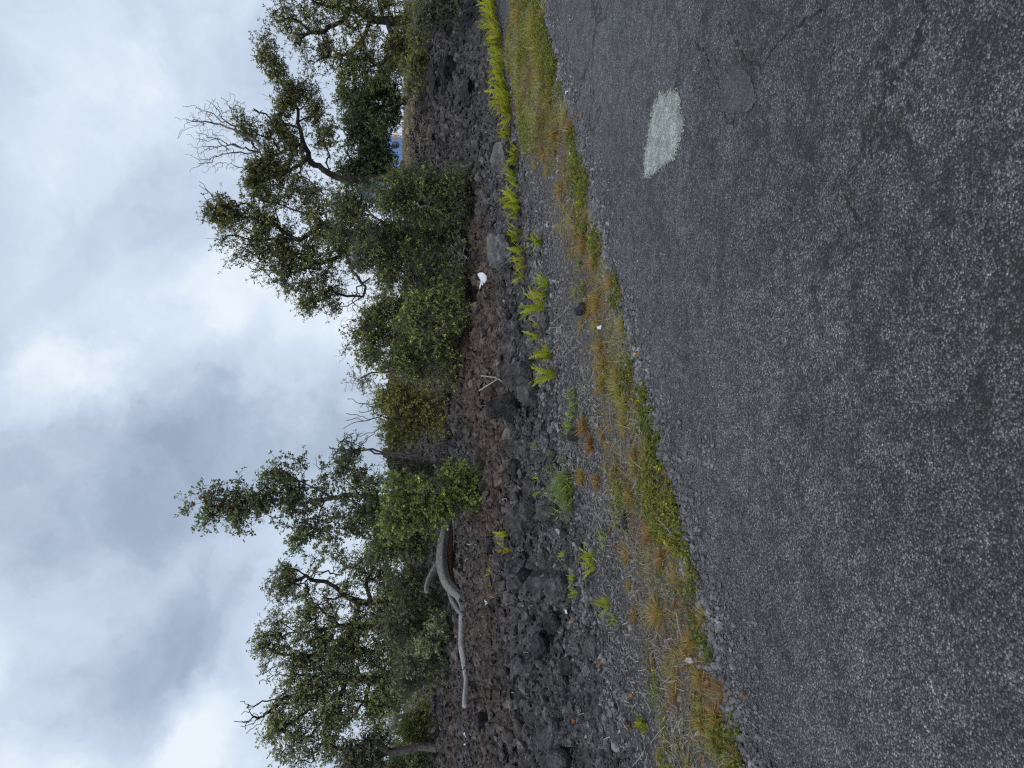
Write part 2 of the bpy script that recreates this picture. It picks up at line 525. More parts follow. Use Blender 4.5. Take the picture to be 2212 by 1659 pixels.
M = {}
M['asphalt'] = mat_asphalt()
M['pale'] = mat_patch('pale_chip_patch', [(0, (.17, .19, .175)), (.5, (.30, .33, .305)), (.85, (.38, .415, .38)), (1, (.52, .55, .51))], (.11, .12, .11))
M['grey_patch'] = mat_patch('smooth_grey_patch', [(0, (.040, .040, .043)), (.7, (.078, .077, .081)), (1, (.15, .15, .153))], (.03, .03, .03), 150)
M['ground'] = mat_ground()
M['rubble'] = mat_ground('lava_rubble_stone', True)
M['gravel'] = mat_ground('gravel_stone', True, True)
M['rock_pale'] = mat_boulder('pale_grey_basalt', [(.3, (.050, .050, .052)), (.5, (.115, .115, .118)), (.7, (.20, .198, .198))], 5)
M['rock_mid'] = mat_boulder('grey_basalt', [(.3, (.028, .028, .030)), (.5, (.070, .0695, .072)), (.7, (.135, .133, .136))], 6)
M['rock_dark'] = mat_boulder('dark_clinker', [(.3, (.012, .012, .014)), (.5, (.030, .030, .033)), (.7, (.060, .059, .062))], 8)
LEAF = {
    'dull': [(0, (0.081, 0.090, 0.053)), (.35, (0.174, 0.188, 0.107)), (.7, (0.273, 0.290, 0.151)), (.93, (0.336, 0.360, 0.151)), (1, (0.441, 0.452, 0.186))],
    'olive': [(0, (0.075, 0.077, 0.032)), (.4, (0.174, 0.177, 0.070)), (.75, (0.284, 0.284, 0.096)), (1, (0.394, 0.383, 0.128))],
    'dark': [(0, (0.023, 0.039, 0.022)), (.5, (0.060, 0.095, 0.046)), (.9, (0.116, 0.168, 0.070)), (1, (0.186, 0.232, 0.093))],
    'bright': [(0, (0.087, 0.107, 0.037)), (.4, (0.191, 0.238, 0.077)), (.75, (0.336, 0.400, 0.107)), (1, (0.580, 0.600, 0.151))],
    'yellow': [(0, (.14, .14, .05)), (.4, (.30, .30, .095)), (.75, (.42, .40, .115)), (1, (.52, .48, .15))],
    'thicket': [(0, (0.052, 0.063, 0.031)), (.4, (0.114, 0.133, 0.058)), (.72, (0.209, 0.246, 0.090)), (.92, (0.371, 0.418, 0.128)), (1, (0.534, 0.557, 0.162))],
    'greygreen': [(0, (0.104, 0.116, 0.075)), (.5, (0.215, 0.232, 0.145)), (1, (0.371, 0.394, 0.244))],
    'ohia': [(0, (.055, .072, .046)), (.5, (.140, .170, .090)), (.85, (.25, .29, .125)), (1, (.40, .42, .17))],
}
for k, v in LEAF.items(): M['leaf_' + k] = mat_leaf('leaf_' + k, v)
M['wood_dark'] = mat_wood('dark_bark', (.016, .014, .013), (.035, .030, .028), (.075, .066, .060))
M['wood_grey'] = mat_wood('grey_bark', (.045, .040, .036), (.10, .09, .083), (.19, .175, .165))
M['wood_dead'] = mat_wood('dead_grey_twigs', (.07, .065, .062), (.15, .14, .135), (.27, .255, .24))
M['wood_brush'] = mat_wood('bleached_brush', (.10, .085, .07), (.22, .19, .16), (.38, .34, .29))
M['flower'] = mat_leaf('red_blossom', [(0, (.12, .008, .009)), (1, (.32, .02, .02))], .2)
M['yflower'] = mat_leaf('yellow_blossom', [(0, (.35, .23, .01)), (1, (.62, .42, .03))], .25)

# ------------------------------------------------------------------ ground and road
def polar_sheet():
    a1 = np.linspace(-R(34), R(34), 900)
    a2 = np.linspace(R(34), R(180), 60)[1:]
    ang = np.concatenate([-a2[::-1][0:], a1, a2])
    r = np.concatenate([[.02, .3, .6, 1.0, 1.5, 2.0, 2.4], np.exp(np.linspace(math.log(2.7), math.log(30), 760)), np.exp(np.linspace(math.log(30.5), math.log(600), 60))])
    A, Q = np.meshgrid(ang, r)
    return A, Q


A, Q = polar_sheet()
GX, GY = np.sin(A) * Q, np.cos(A) * Q
GZ = fine_z(GX.ravel(), GY.ravel()).reshape(GX.shape)
GZ = np.where(Q > 60, GZ * 0 + .8 * sstep(0, 3, dist_road(GX, GY)) - .035 + (Q - 60) * .0005, GZ)
nr, na = GX.shape
ii = np.arange(nr * na).reshape(nr, na)
quads = np.stack([ii[:-1, :-1], ii[:-1, 1:], ii[1:, 1:], ii[1:, :-1]], -1).reshape(-1, 4)[:, ::-1]
g = np_obj('ground', np.stack([GX, GY, GZ], -1).reshape(-1, 3), [quads], M['ground'], smooth=True)
tag(g, 'dark lava ground rising from a gravel shoulder beside the road', kind='structure')

# road: one sheet with a ragged edge
ss = np.concatenate([np.linspace(-300, -6, 60), np.linspace(-5.95, 12, 900), np.linspace(12.2, 300, 60)])
edge = .05 + .14 * (fbm(ss * 1.3, ss * 0 + 2, 91, 5, .6) - .5) + .05 * (vn(ss * 14, ss * 0, 93) - .5)
rows = [-7.5, -5, -3, -2, -1.2, -.6, -.25, -.08]
RV = []
for s_, e_ in zip(ss, edge):
    for d_ in rows + [0, .012]:
        dd = e_ + d_
        zz = -.045 if d_ == .012 else (-.004 if d_ == 0 else .0)
        RV.append((NX * dd + NY * s_, 4.6 + NY * dd - NX * s_, zz))
k_ = len(rows) + 2
jj = np.arange(len(ss) * k_).reshape(len(ss), k_)
rq = np.stack([jj[:-1, :-1], jj[1:, :-1], jj[1:, 1:], jj[:-1, 1:]], -1).reshape(-1, 4)
road = np_obj('road', RV, [rq], M['asphalt'])
tag(road, 'worn grey chip-seal road with a crumbling edge', kind='structure')


def blob_sheet(name, outline, z, mat, label, jag=.02, seed=1):
    """thin sheet lying on the road, outline in picture points, frayed"""
    pts = []
    for i in range(len(outline)):
        a, b = outline[i], outline[(i + 1) % len(outline)]
        for k in range(20):
            f = k / 20
            v = rayv(a[0] + (b[0] - a[0]) * f, a[1] + (b[1] - a[1]) * f)
            t_ = -EYE / v.z
            pts.append((v.x * t_, v.y * t_))
    c = np.mean(pts, 0)
    V = [(c[0], c[1], z)]
    rr = random.Random(seed)
    for x, y in pts:
        q = 1 + rr.uniform(-jag, jag)
        V.append((c[0] + (x - c[0]) * q, c[1] + (y - c[1]) * q, z))
    n = len(pts)
    T = [(0, 1 + i, 1 + (i + 1) % n) for i in range(n)]
    if True:
        a = Vector(V[1]) - Vector(V[0]); b = Vector(V[8]) - Vector(V[0])
        if a.cross(b).z < 0: T = [t[::-1] for t in T]
    o = np_obj(name, V, [T], mat)
    return tag(o, label, kind='structure')


blob_sheet('road_patch', [(1393, 383), (1394, 340), (1400, 310), (1403, 280), (1413, 240), (1425, 205), (1445, 199), (1462, 203), (1468, 218), (1466, 235), (1475, 262), (1474, 285), (1462, 322), (1452, 345), (1430, 360), (1412, 374)],
           .004, M['pale'], 'pale grey-green patch of loose chips on the road', .022, 2)
blob_sheet('road_patch', [(1560, 240), (1556, 200), (1572, 160), (1600, 140), (1622, 165), (1636, 215), (1622, 238), (1590, 246)], .004, M['grey_patch'], 'smooth dark grey repair on the road', .04, 5)

M['crack'] = mat_patch('dark_mossy_crack', [(0, (.010, .010, .009)), (.6, (.020, .019, .015)), (.9, (.045, .042, .018)), (1, (.09, .08, .03))], (.008, .008, .008), 90)
def crack(pts, w, seed, label):
    rr = random.Random(seed)
    P = []
    for x, y in pts:
        v = rayv(x, y); t_ = -EYE / v.z; P.append(Vector((v.x * t_, v.y * t_, 0)))
    Q_ = [P[0]]
    for a, c in zip(P[:-1], P[1:]):
        n_ = max(2, int((c - a).length / .02))
        for k in range(1, n_ + 1): Q_.append(a.lerp(c, k / n_) + Vector((rr.gauss(0, .010), rr.gauss(0, .010), 0)))
    V, n_ = [], len(Q_)
    for i_, p in enumerate(Q_):
        d = (Q_[min(n_ - 1, i_ + 1)] - Q_[max(0, i_ - 1)]).normalized(); s = Vector((-d.y, d.x, 0))
        ww = w * .34 * (.10 + rr.random() ** 2 * 2.4) * math.sin(math.pi * (i_ + .6) / (n_ + .2)) ** .5
        V += [tuple(p + s * ww + Vector((0, 0, .0025))), tuple(p - s * ww * rr.uniform(.3, 1) + Vector((0, 0, .0025)))]
    q_ = [[2 * k, 2 * k + 1, 2 * k + 3, 2 * k + 2] for k in range(n_ - 1)]
    tag(np_obj('road_crack', V, [np.array(q_)], M['crack']), label, kind='structure')
CR = [([(1570, 45), (1581, 70), (1596, 100), (1606, 129), (1625, 136), (1648, 141)], .020), ([(1648, 141), (1660, 118), (1683, 87), (1712, 64), (1745, 40), (1790, 10)], .016), ([(1648, 141), (1644, 170), (1630, 210), (1612, 240), (1600, 262)], .008),
      ([(1500, 90), (1520, 110), (1529, 140), (1548, 165), (1556, 200)], .018), ([(1490, 200), (1512, 185), (1530, 175)], .014), ([(1806, 80), (1798, 110), (1792, 150), (1786, 175)], .007), ([(1560, 245), (1572, 262), (1590, 275)], .018),
      ([(1815, 395), (1826, 420), (1842, 450), (1860, 470)], .012), ([(1690, 430), (1700, 452), (1714, 470)], .010), ([(1640, 320), (1668, 350), (1700, 372)], .006), ([(2060, 860), (2100, 830), (2150, 800)], .005)]
for k_, (p_, w_) in enumerate(CR): crack(p_, w_, 900 + k_, 'dark mossy crack in the worn asphalt')

# ------------------------------------------------------------------ rocks
def rock_template(seed, sub=2, rough=.28, flat=.75):
    bm = bmesh.new()
    bmesh.ops.create_icosphere(bm, subdivisions=sub, radius=1)
    V = np.array([v.co[:] for v in bm.verts]); Fc = np.array([[v.index for v in f.verts] for f in bm.faces])
    bm.free()
    r0 = np.random.default_rng(seed)
    n = V.copy()
    for _ in range(7):       # break planes off
        d = r0.normal(size=3); d /= np.linalg.norm(d)
        h = r0.uniform(.55, .85)
        p = V @ d
        V = V - np.clip(p - h, 0, None)[:, None] * d[None, :]
    k = 1 + rough * (fbm(n[:, 0] * 2.1 + seed, n[:, 1] * 2.1 + n[:, 2] * 1.7, seed, 3) - .5) * 2
    if sub > 2: k = k + .10 * (fbm(n[:, 0] * 8 + n[:, 2] * 6, n[:, 1] * 8 - n[:, 2] * 5, seed + 3, 4, .6) - .5) * 2
    V = V * k[:, None] * np.array([1, r0.uniform(.7, 1), flat * r0.uniform(.7, 1)])
    return V, Fc


def rotz_any(n, r0, tilt=1.0):
    a = r0.uniform(0, 2 * np.pi, n); b = r0.normal(0, .5 * tilt, n); c = r0.normal(0, .5 * tilt, n)
    ca, sa, cb, sb, cc, sc_ = np.cos(a), np.sin(a), np.cos(b), np.sin(b), np.cos(c), np.sin(c)
    Z = np.zeros((n, 3, 3)); X = Z.copy(); Y = Z.copy()
    Z[:, 0, 0] = ca; Z[:, 0, 1] = -sa; Z[:, 1, 0] = sa; Z[:, 1, 1] = ca; Z[:, 2, 2] = 1
    X[:, 0, 0] = 1; X[:, 1, 1] = cb; X[:, 1, 2] = -sb; X[:, 2, 1] = sb; X[:, 2, 2] = cb
    Y[:, 1, 1] = 1; Y[:, 0, 0] = cc; Y[:, 0, 2] = sc_; Y[:, 2, 0] = -sc_; Y[:, 2, 2] = cc
    return Z @ X @ Y


def scatter_rocks(name, X, Y, S, label, mat, sub=2, seed=3, embed=.25, up=0.0, rough=.28):
    r0 = np.random.default_rng(seed)
    Z = fine_z(X, Y) if up == 0 else np.zeros(len(X)) + up
    Vs, Fs, Ts, off = [], [], [], 0
    tid = r0.integers(0, 10, len(X))
    for k in range(10):
        V, Fc = rock_template(seed * 50 + k, sub, rough)
        sel = np.where(tid == k)[0]
        if not len(sel): continue
        Rm = rotz_any(len(sel), r0)
        W = np.einsum('nij,vj->nvi', Rm, V) * S[sel][:, None, None]
        W[:, :, 0] += X[sel][:, None]; W[:, :, 1] += Y[sel][:, None]; W[:, :, 2] += (Z[sel] + S[sel] * embed)[:, None]
        n, v = len(sel), len(V)
        Vs.append(W.reshape(-1, 3)); Fs.append((Fc[None] + (np.arange(n) * v)[:, None, None] + off).reshape(-1, 3))
        Ts.append(np.repeat(np.clip(r0.normal(.45, .22, n), 0, 1), v)); off += n * v
    o = np_obj(name, np.concatenate(Vs), [np.concatenate(Fs)], mat, tint=np.concatenate(Ts))
    return tag(o, label, kind='stuff')


def wedge(n, rmin, rmax, seed, amax=38, power=1.0):
    r0 = np.random.default_rng(seed)
    a = r0.uniform(-R(amax), R(amax), n)
    u = r0.uniform(0, 1, n)
    e = 2 - power
    r = (rmin ** e + u * (rmax ** e - rmin ** e)) ** (1 / e) if abs(e) > 1e-3 else rmin * (rmax / rmin) ** u
    return np.sin(a) * r, np.cos(a) * r


X, Y = wedge(150000, 4.3, 24, 101, power=1.35)
d_, s_ = dist_road(X, Y), along(X, Y); t_ = d_ - toe(s_)
keep = (t_ > rng.uniform(-.7, .3, len(X)))
X, Y, t_ = X[keep], Y[keep], t_[keep]
S = .010 + .012 * rng.pareto(2.0, len(X)); S = np.clip(S, .009, .085) * (.75 + .4 * sstep(0, 1.5, t_)) * (.85 + np.hypot(X, Y) / 45)
LOGY = hit(1014, 1400).y - .2
pl, pr = flat_at(1000, 1545, LOGY).x, flat_at(1000, 1075, LOGY).x
near_log = (X > pl) & (X < pr) & (Y > LOGY - 1.3) & (Y < LOGY + .25)
S = np.where(near_log, np.minimum(S, .03), S)
big = (S > .024) & (np.hypot(X, Y) < 17)
scatter_rocks('lava_rubble', X[big], Y[big], S[big], 'dark clinker stones covering the lava slope', M['rubble'], 2, 5, embed=.15, rough=.62)
scatter_rocks('fine_lava_rubble', X[~big], Y[~big], S[~big], 'fine dark cinders between the larger clinker stones', M['rubble'], 1, 6, embed=.3, rough=.5)
# gravel on the shoulder
r1 = np.random.default_rng(102)
n = 62000
s_ = r1.uniform(-3.3, 7.5, n); d_ = r1.uniform(.0, 3.0, n)
X, Y = NX * d_ + NY * s_, 4.6 + NY * d_ - NX * s_
t_ = d_ - toe(s_)
gn = fbm(X * 2.3, Y * 2.3, 105, 3)
dens = np.where(t_ < 0, .30 + .7 * sstep(.5, 1.2, d_), .35) * np.clip((gn - .25) * 3, .25, 1) * np.where(s_ > 4, .5, 1)
keep = r1.uniform(0, 1, n) < dens
X, Y, t_ = X[keep], Y[keep], t_[keep]
S = np.clip(.0065 + .006 * r1.pareto(2.3, len(X)), .006, .036) * (.8 + .5 * sstep(-1, 0, t_))
scatter_rocks('gravel', X, Y, S, 'small grey stones of the road shoulder', M['gravel'], 1, 7)
# loose chips spilled on the asphalt edge
r1 = np.random.default_rng(109)
n = 60000
s_ = r1.uniform(-3.3, 7.5, n); d_ = .16 - r1.exponential(.15, n) * (.5 + 1.3 * vn(s_ * 1.7, s_ * 0 + 9, 5))
X, Y = NX * d_ + NY * s_, 4.6 + NY * d_ - NX * s_
keep = r1.uniform(0, 1, n) < np.clip((fbm(X * 5, Y * 5, 107, 3) - .22) * 3.2, .15, 1) * np.clip(1 + d_, 0, 1)
X, Y, dk = X[keep], Y[keep], d_[keep]
S = np.clip(.0045 + .0055 * r1.pareto(2.3, len(X)), .0045, .022) * (1.15 + np.clip(dk, -.5, 0))
scatter_rocks('loose_chips', X, Y, S, 'loose stone chips along the crumbling road edge', M['gravel'], 1, 9, up=.001)


_c = flat_at(1431, 285, 1.0) - Vector((0, 0, EYE)); _t = -EYE / _c.z
r1 = np.random.default_rng(115); n = 900
a = r1.uniform(0, 2 * np.pi, n)
PO = [(1393, 383), (1394, 340), (1400, 310), (1403, 280), (1413, 240), (1425, 205), (1445, 199), (1462, 203), (1468, 218), (1466, 235), (1475, 262), (1474, 285), (1462, 322), (1452, 345), (1430, 360), (1412, 374)]
XY = []
for k_ in range(n):
    i_ = r1.integers(0, len(PO)); f_ = r1.uniform(); p_, q_ = PO[i_], PO[(i_ + 1) % len(PO)]
    v = rayv(p_[0] + (q_[0] - p_[0]) * f_ + r1.normal(0, 2.2), p_[1] + (q_[1] - p_[1]) * f_ + r1.normal(0, 4.5)); tt_ = -EYE / v.z
    XY.append((v.x * tt_, v.y * tt_))
XY = np.array(XY)
scatter_rocks('pale_chips', XY[:, 0], XY[:, 1], np.clip(.004 + .003 * r1.pareto(2.5, n), .004, .012), 'pale loose chips fraying the edge of the pale road patch', M['pale'], 1, 10, up=.002)


def boulder(xo, yo, hv, hh, mat, label, seed, flat=.8, bury=.35, sub=5, rz=None, rough=.22, name='lava_boulder'):
    """xo, yo = the middle of the stone in the picture; hv, hh = half height and half width there"""
    hv *= 1.2; hh *= 1.2
    p = hit(xo + hv * .75, yo)
    q = p.y / F
    V, Fc = rock_template(seed, sub, rough, flat)
    V = V / np.abs(V).max(0)
    V = V * np.array([hh * q * 1.08, (hh + hv) * .5 * q, hv * q * 1.25])
    me = np_mesh(name, V, [Fc], smooth=False, mat=mat)
    o = bpy.data.objects.new(name, me); link(o)
    pc = flat_at(xo, yo, p.y + hv * q * .2)
    o.location = (pc.x, pc.y, max(pc.z, zat(pc.x, pc.y) - hv * q * .3))
    o.rotation_euler = (0, 0, 0 if rz is None else rz)
    return tag(o, label, 'rock', 'larger rocks among the lava rubble')


BL = [
    (1092, 340, 26, 30, 'rock_pale', 'pale grey boulder half hidden behind the densest stretch of ferns'),
    (1088, 538, 28, 38, 'rock_pale', 'largest pale grey boulder, rounded, with ferns at its foot'),
    (1128, 812, 32, 30, 'rock_mid', 'angular grey boulder with pale sticks lying on it'),
    (1145, 850, 20, 22, 'rock_mid', 'smooth grey boulder leaning on the angular one with sticks'),
    (1072, 885, 16, 19, 'rock_dark', 'round black boulder on the slope above the ferns'),
    (1104, 878, 24, 28, 'rock_dark', 'rough black boulder just below the round black one'),
    (1176, 692, 10, 26, 'rock_mid', 'low flat slab lying between two fern tufts'),
    (1133, 1118, 30, 30, 'rock_mid', 'broad slab of grey lava above the bright grass clump'),
    (1184, 1108, 24, 16, 'rock_mid', 'grey slab tucked behind the bright grass clump'),
    (1122, 1240, 26, 32, 'rock_mid', 'broad flat grey outcrop in the middle of the rubble'),
    (1160, 1262, 22, 20, 'rock_mid', 'blunt grey stone beside the broad flat outcrop'),
    (1205, 1270, 22, 30, 'rock_mid', 'grey lava outcrop above the small row of young ferns'),
    (1192, 1340, 18, 22, 'rock_dark', 'dark jagged stone beneath the driftwood trunk'),
    (1168, 1402, 16, 30, 'rock_dark', 'long black jagged rock with a deep crevice'),
    (1280, 1396, 12, 22, 'rock_mid', 'flat grey stone set in the loose dark gravel'),
    (1192, 1600, 24, 36, 'rock_mid', 'smooth wedge-shaped slab at the end of the slope'),
    (1200, 1645, 26, 22, 'rock_mid', 'grey slab leaning behind the smooth wedge'),
    (1240, 940, 12, 12, 'rock_dark', 'small black stone by the straw-coloured grass tuft'),
    (1257, 670, 12, 14, 'rock_dark', 'black stone at the upper edge of the green verge'),
    (1352, 1124, 7, 20, 'rock_dark', 'thin black slate lying in the dry verge grass'),
    (1118, 1010, 16, 22, 'rock_dark', 'rough dark lump above the lone fern sprig'),
    (1060, 1180, 12, 18, 'rock_dark', 'brownish clinker lump below the root end of the driftwood'),
    (1108, 760, 14, 22, 'rock_mid', 'squat grey stone above the upright fern tuft'),
    (1050, 700, 12, 20, 'rock_dark', 'dark lump at the foot of the green thicket'),
    (1010, 200, 14, 26, 'rock_dark', 'dark reddish lava lump on the far slope'),
    (970, 150, 16, 24, 'rock_dark', 'black lava lump under the olive tree'),
    (1050, 440, 10, 16, 'rock_mid', 'small grey stone on the slope below the thicket'),
    (940, 180, 12, 34, 'rock_dark', 'long black lava ledge under the dark tree'),
    (1225, 1440, 14, 20, 'rock_dark', 'blocky charcoal stone in the gravel slope'),
    (1130, 1500, 14, 22, 'rock_dark', 'charcoal clinker block below the tip of the driftwood'),
    (1040, 1560, 12, 24, 'rock_dark', 'dark ledge beneath the two curved white scraps'),
    (1295, 1540, 10, 18, 'rock_mid', 'flat stone above the lone yellow fern'),
]
for i, (xo, yo, hv, hh, mt, lb) in enumerate(BL):
    boulder(xo, yo, hv, hh, M[mt], lb, 700 + i * 3, flat=.85, sub=5 if hh > 20 else 4)
# ------------------------------------------------------------------ trees and shrubs
def frames(D, sel=None):
    D = D / np.maximum(np.linalg.norm(D, axis=1, keepdims=True), 1e-9)
    S_ = D if sel is None else sel / np.maximum(np.linalg.norm(sel, axis=1, keepdims=True), 1e-9)
    ref = np.where(np.abs(S_[:, 2:3]) > .75, np.array([[1., 0, 0]]), np.array([[0, 0, 1.]]))
    U = np.cross(ref, D); U /= np.maximum(np.linalg.norm(U, axis=1, keepdims=True), 1e-9)
    W = np.cross(D, U)
    return U, W


def tubes(P0, P1, R0, R1, k, D0=None, D1=None):
    """separate tapering tubes, one per edge"""
    D = P1 - P0
    U0, W0 = frames(D if D0 is None else D0, D); U1, W1 = frames(D if D1 is None else D1, D)
    a = np.arange(k) * 2 * np.pi / k
    c, s = np.cos(a)[None, :, None], np.sin(a)[None, :, None]
    A_ = P0[:, None] + (U0[:, None] * c + W0[:, None] * s) * R0[:, None, None]
    B_ = P1[:, None] + (U1[:, None] * c + W1[:, None] * s) * R1[:, None, None]
    n = len(P0)
    V = np.concatenate([A_, B_], 1).reshape(-1, 3)
    i = np.arange(k); j = (i + 1) % k
    q = np.stack([i, j, j + k, i + k], -1)
    Q_ = (q[None] + (np.arange(n) * 2 * k)[:, None, None]).reshape(-1, 4)
    return V, Q_


class Skel:
    def __init__(s, seed):
        s.P, s.par, s.r = [], [], np.random.default_rng(seed)
    def add(s, p, par):
        s.P.append(np.asarray(p, float)); s.par.append(par); return len(s.P) - 1
    def near(s, p, root_pull=.12):
        A_ = np.array(s.P)
        d = np.linalg.norm(A_ - p, axis=1) + root_pull * np.linalg.norm(A_ - A_[0], axis=1)
        return int(np.argmin(d))
    def path(s, par, p1, step=.12, wob=.16, sag=.1):
        p0 = s.P[par]; L_ = np.linalg.norm(p1 - p0); n = max(1, int(math.ceil(L_ / step)))
        o = s.r.normal(0, 1, 3) * L_ * sag
        last = par
        for i in range(1, n + 1):
            f = i / n
            q = p0 + (p1 - p0) * f + o * math.sin(math.pi * f)
            if i < n: q = q + s.r.normal(0, step * wob, 3)
            last = s.add(q, last)
        return last
    def limb(s, pts, step=.16, wob=.10, start=None):
        if not s.P: last = s.add(pts[0], -1)
        else:
            last = s.near(pts[0], 0)
            if np.linalg.norm(s.P[last] - pts[0]) > .1: last = s.path(last, pts[0], step, wob)
        for p in pts[1:]: last = s.path(last, np.asarray(p, float), step, wob, .04)
        return last
    def radii(s, base_r, tip_r=.0025, expo=2.1):
        n = len(s.P); w = np.zeros(n); kids = np.zeros(n)
        for i in range(n - 1, -1, -1):
            if w[i] == 0: w[i] = 1
            if s.par[i] >= 0: w[s.par[i]] += w[i]
        # w counts every tip below
        f = (w / w[0]) ** (1 / expo)
        return np.maximum(tip_r, base_r * f), w


def skel_mesh(sk, rad, lo=0):
    P = np.array(sk.P); par = np.array(sk.par); n = len(P)
    e = np.where(par >= 0)[0]
    pa = par[e]
    D = P[e] - P[pa]
    nd = np.zeros((n, 3)); nd[e] = D
    ndir = nd.copy(); ndir[0] = (0, 0, 1)
    main = np.full(n, -1)
    for c in e:
        q = par[c]
        if main[q] < 0 or rad[c] > rad[main[q]]: main[q] = c
    has = main >= 0
    for i in np.where(has)[0]:
        if par[i] >= 0:
            a = nd[i] / (np.linalg.norm(nd[i]) + 1e-9) + nd[main[i]] / (np.linalg.norm(nd[main[i]]) + 1e-9)
            if np.linalg.norm(a) > .2: ndir[i] = a
    ismain = main[pa] == e
    D0 = np.where(ismain[:, None], ndir[pa], D)
    R0 = np.minimum(rad[pa], rad[e] * 1.25)
    thick = rad[e] > .02
    Vs, Qs, off = [], [], 0
    for sel, k in ((thick, 9), (~thick, 4)):
        if not sel.any(): continue
        V, Q_ = tubes(P[pa[sel]], P[e[sel]], R0[sel], rad[e[sel]], k, D0[sel], ndir[e[sel]])
        Vs.append(V); Qs.append(Q_ + off); off += len(V)
    return np.concatenate(Vs), np.concatenate(Qs)


def rosettes(C, axis, r0, nl=7, ll=.047, lw=.5, tint0=None, spread=.9, tj=.12):
    """rosettes of small leaves: C (n,3) points, axis (n,3) directions"""
    n = len(C)
    A3 = axis / np.maximum(np.linalg.norm(axis, axis=1, keepdims=True), 1e-9)
    U, W = frames(A3)
    ph = r0.uniform(0, 2 * np.pi, (n, nl)); el = r0.uniform(-.15, 1.0, (n, nl)) * spread
    rad = U[:, None] * np.cos(ph)[..., None] + W[:, None] * np.sin(ph)[..., None]
    d = rad * np.cos(el)[..., None] + A3[:, None] * np.sin(el)[..., None]
    side = np.cross(d, A3[:, None] + r0.normal(0, .45, (n, nl, 3)))
    side /= np.maximum(np.linalg.norm(side, axis=2, keepdims=True), 1e-6)
    L_ = (ll * r0.uniform(.65, 1.25, (n, nl)))[..., None]
    up = np.cross(side, d)
    p = C[:, None] + d * L_ * .15 + A3[:, None] * r0.uniform(-.5, .5, (n, nl, 1)) * ll
    V = np.stack([p, p + d * L_ * .5 + side * L_ * lw * .5 + up * L_ * .1, p + d * L_, p + d * L_ * .5 - side * L_ * lw * .5 + up * L_ * .1], 2).reshape(-1, 3)
    Q_ = np.arange(n * nl * 4).reshape(-1, 4)
    t = (np.full(n, .5) if tint0 is None else tint0)[:, None] + r0.normal(0, tj, (n, nl))
    return V, Q_, np.repeat(np.clip(t, 0, 1).ravel(), 4)


def sample_blobs(blobs, dist, n, r0, cl=9, sig=.13, depth=.8, shell=.45):
    w = np.array([b[2] * b[3] for b in blobs], float); w /= w.sum()
    k = max(1, n // cl)
    bi = r0.choice(len(blobs), k, p=w)
    out, tt = [], []
    for i in bi:
        b = blobs[i]; dd = dist + (b[4] if len(b) > 4 else 0)
        c = flat_at(b[0], b[1], dd); q = dd / F
        v = r0.normal(size=3); v /= np.linalg.norm(v)
        v *= r0.uniform(0, 1) ** shell
        av = math.sqrt(b[2] * b[3])
        p = np.array(c) + np.array([v[0] * b[3] * q, v[1] * av * q * depth, v[2] * b[2] * q])
        m_ = max(1, int(cl * r0.uniform(.6, 1.4)))
        ps = p + r0.normal(0, 1, (m_, 3)) * np.array([sig, sig, sig * .65])
        out.append(ps); tt.append(np.full(m_, r0.normal(0, .13)))
    return np.concatenate(out), np.concatenate(tt)


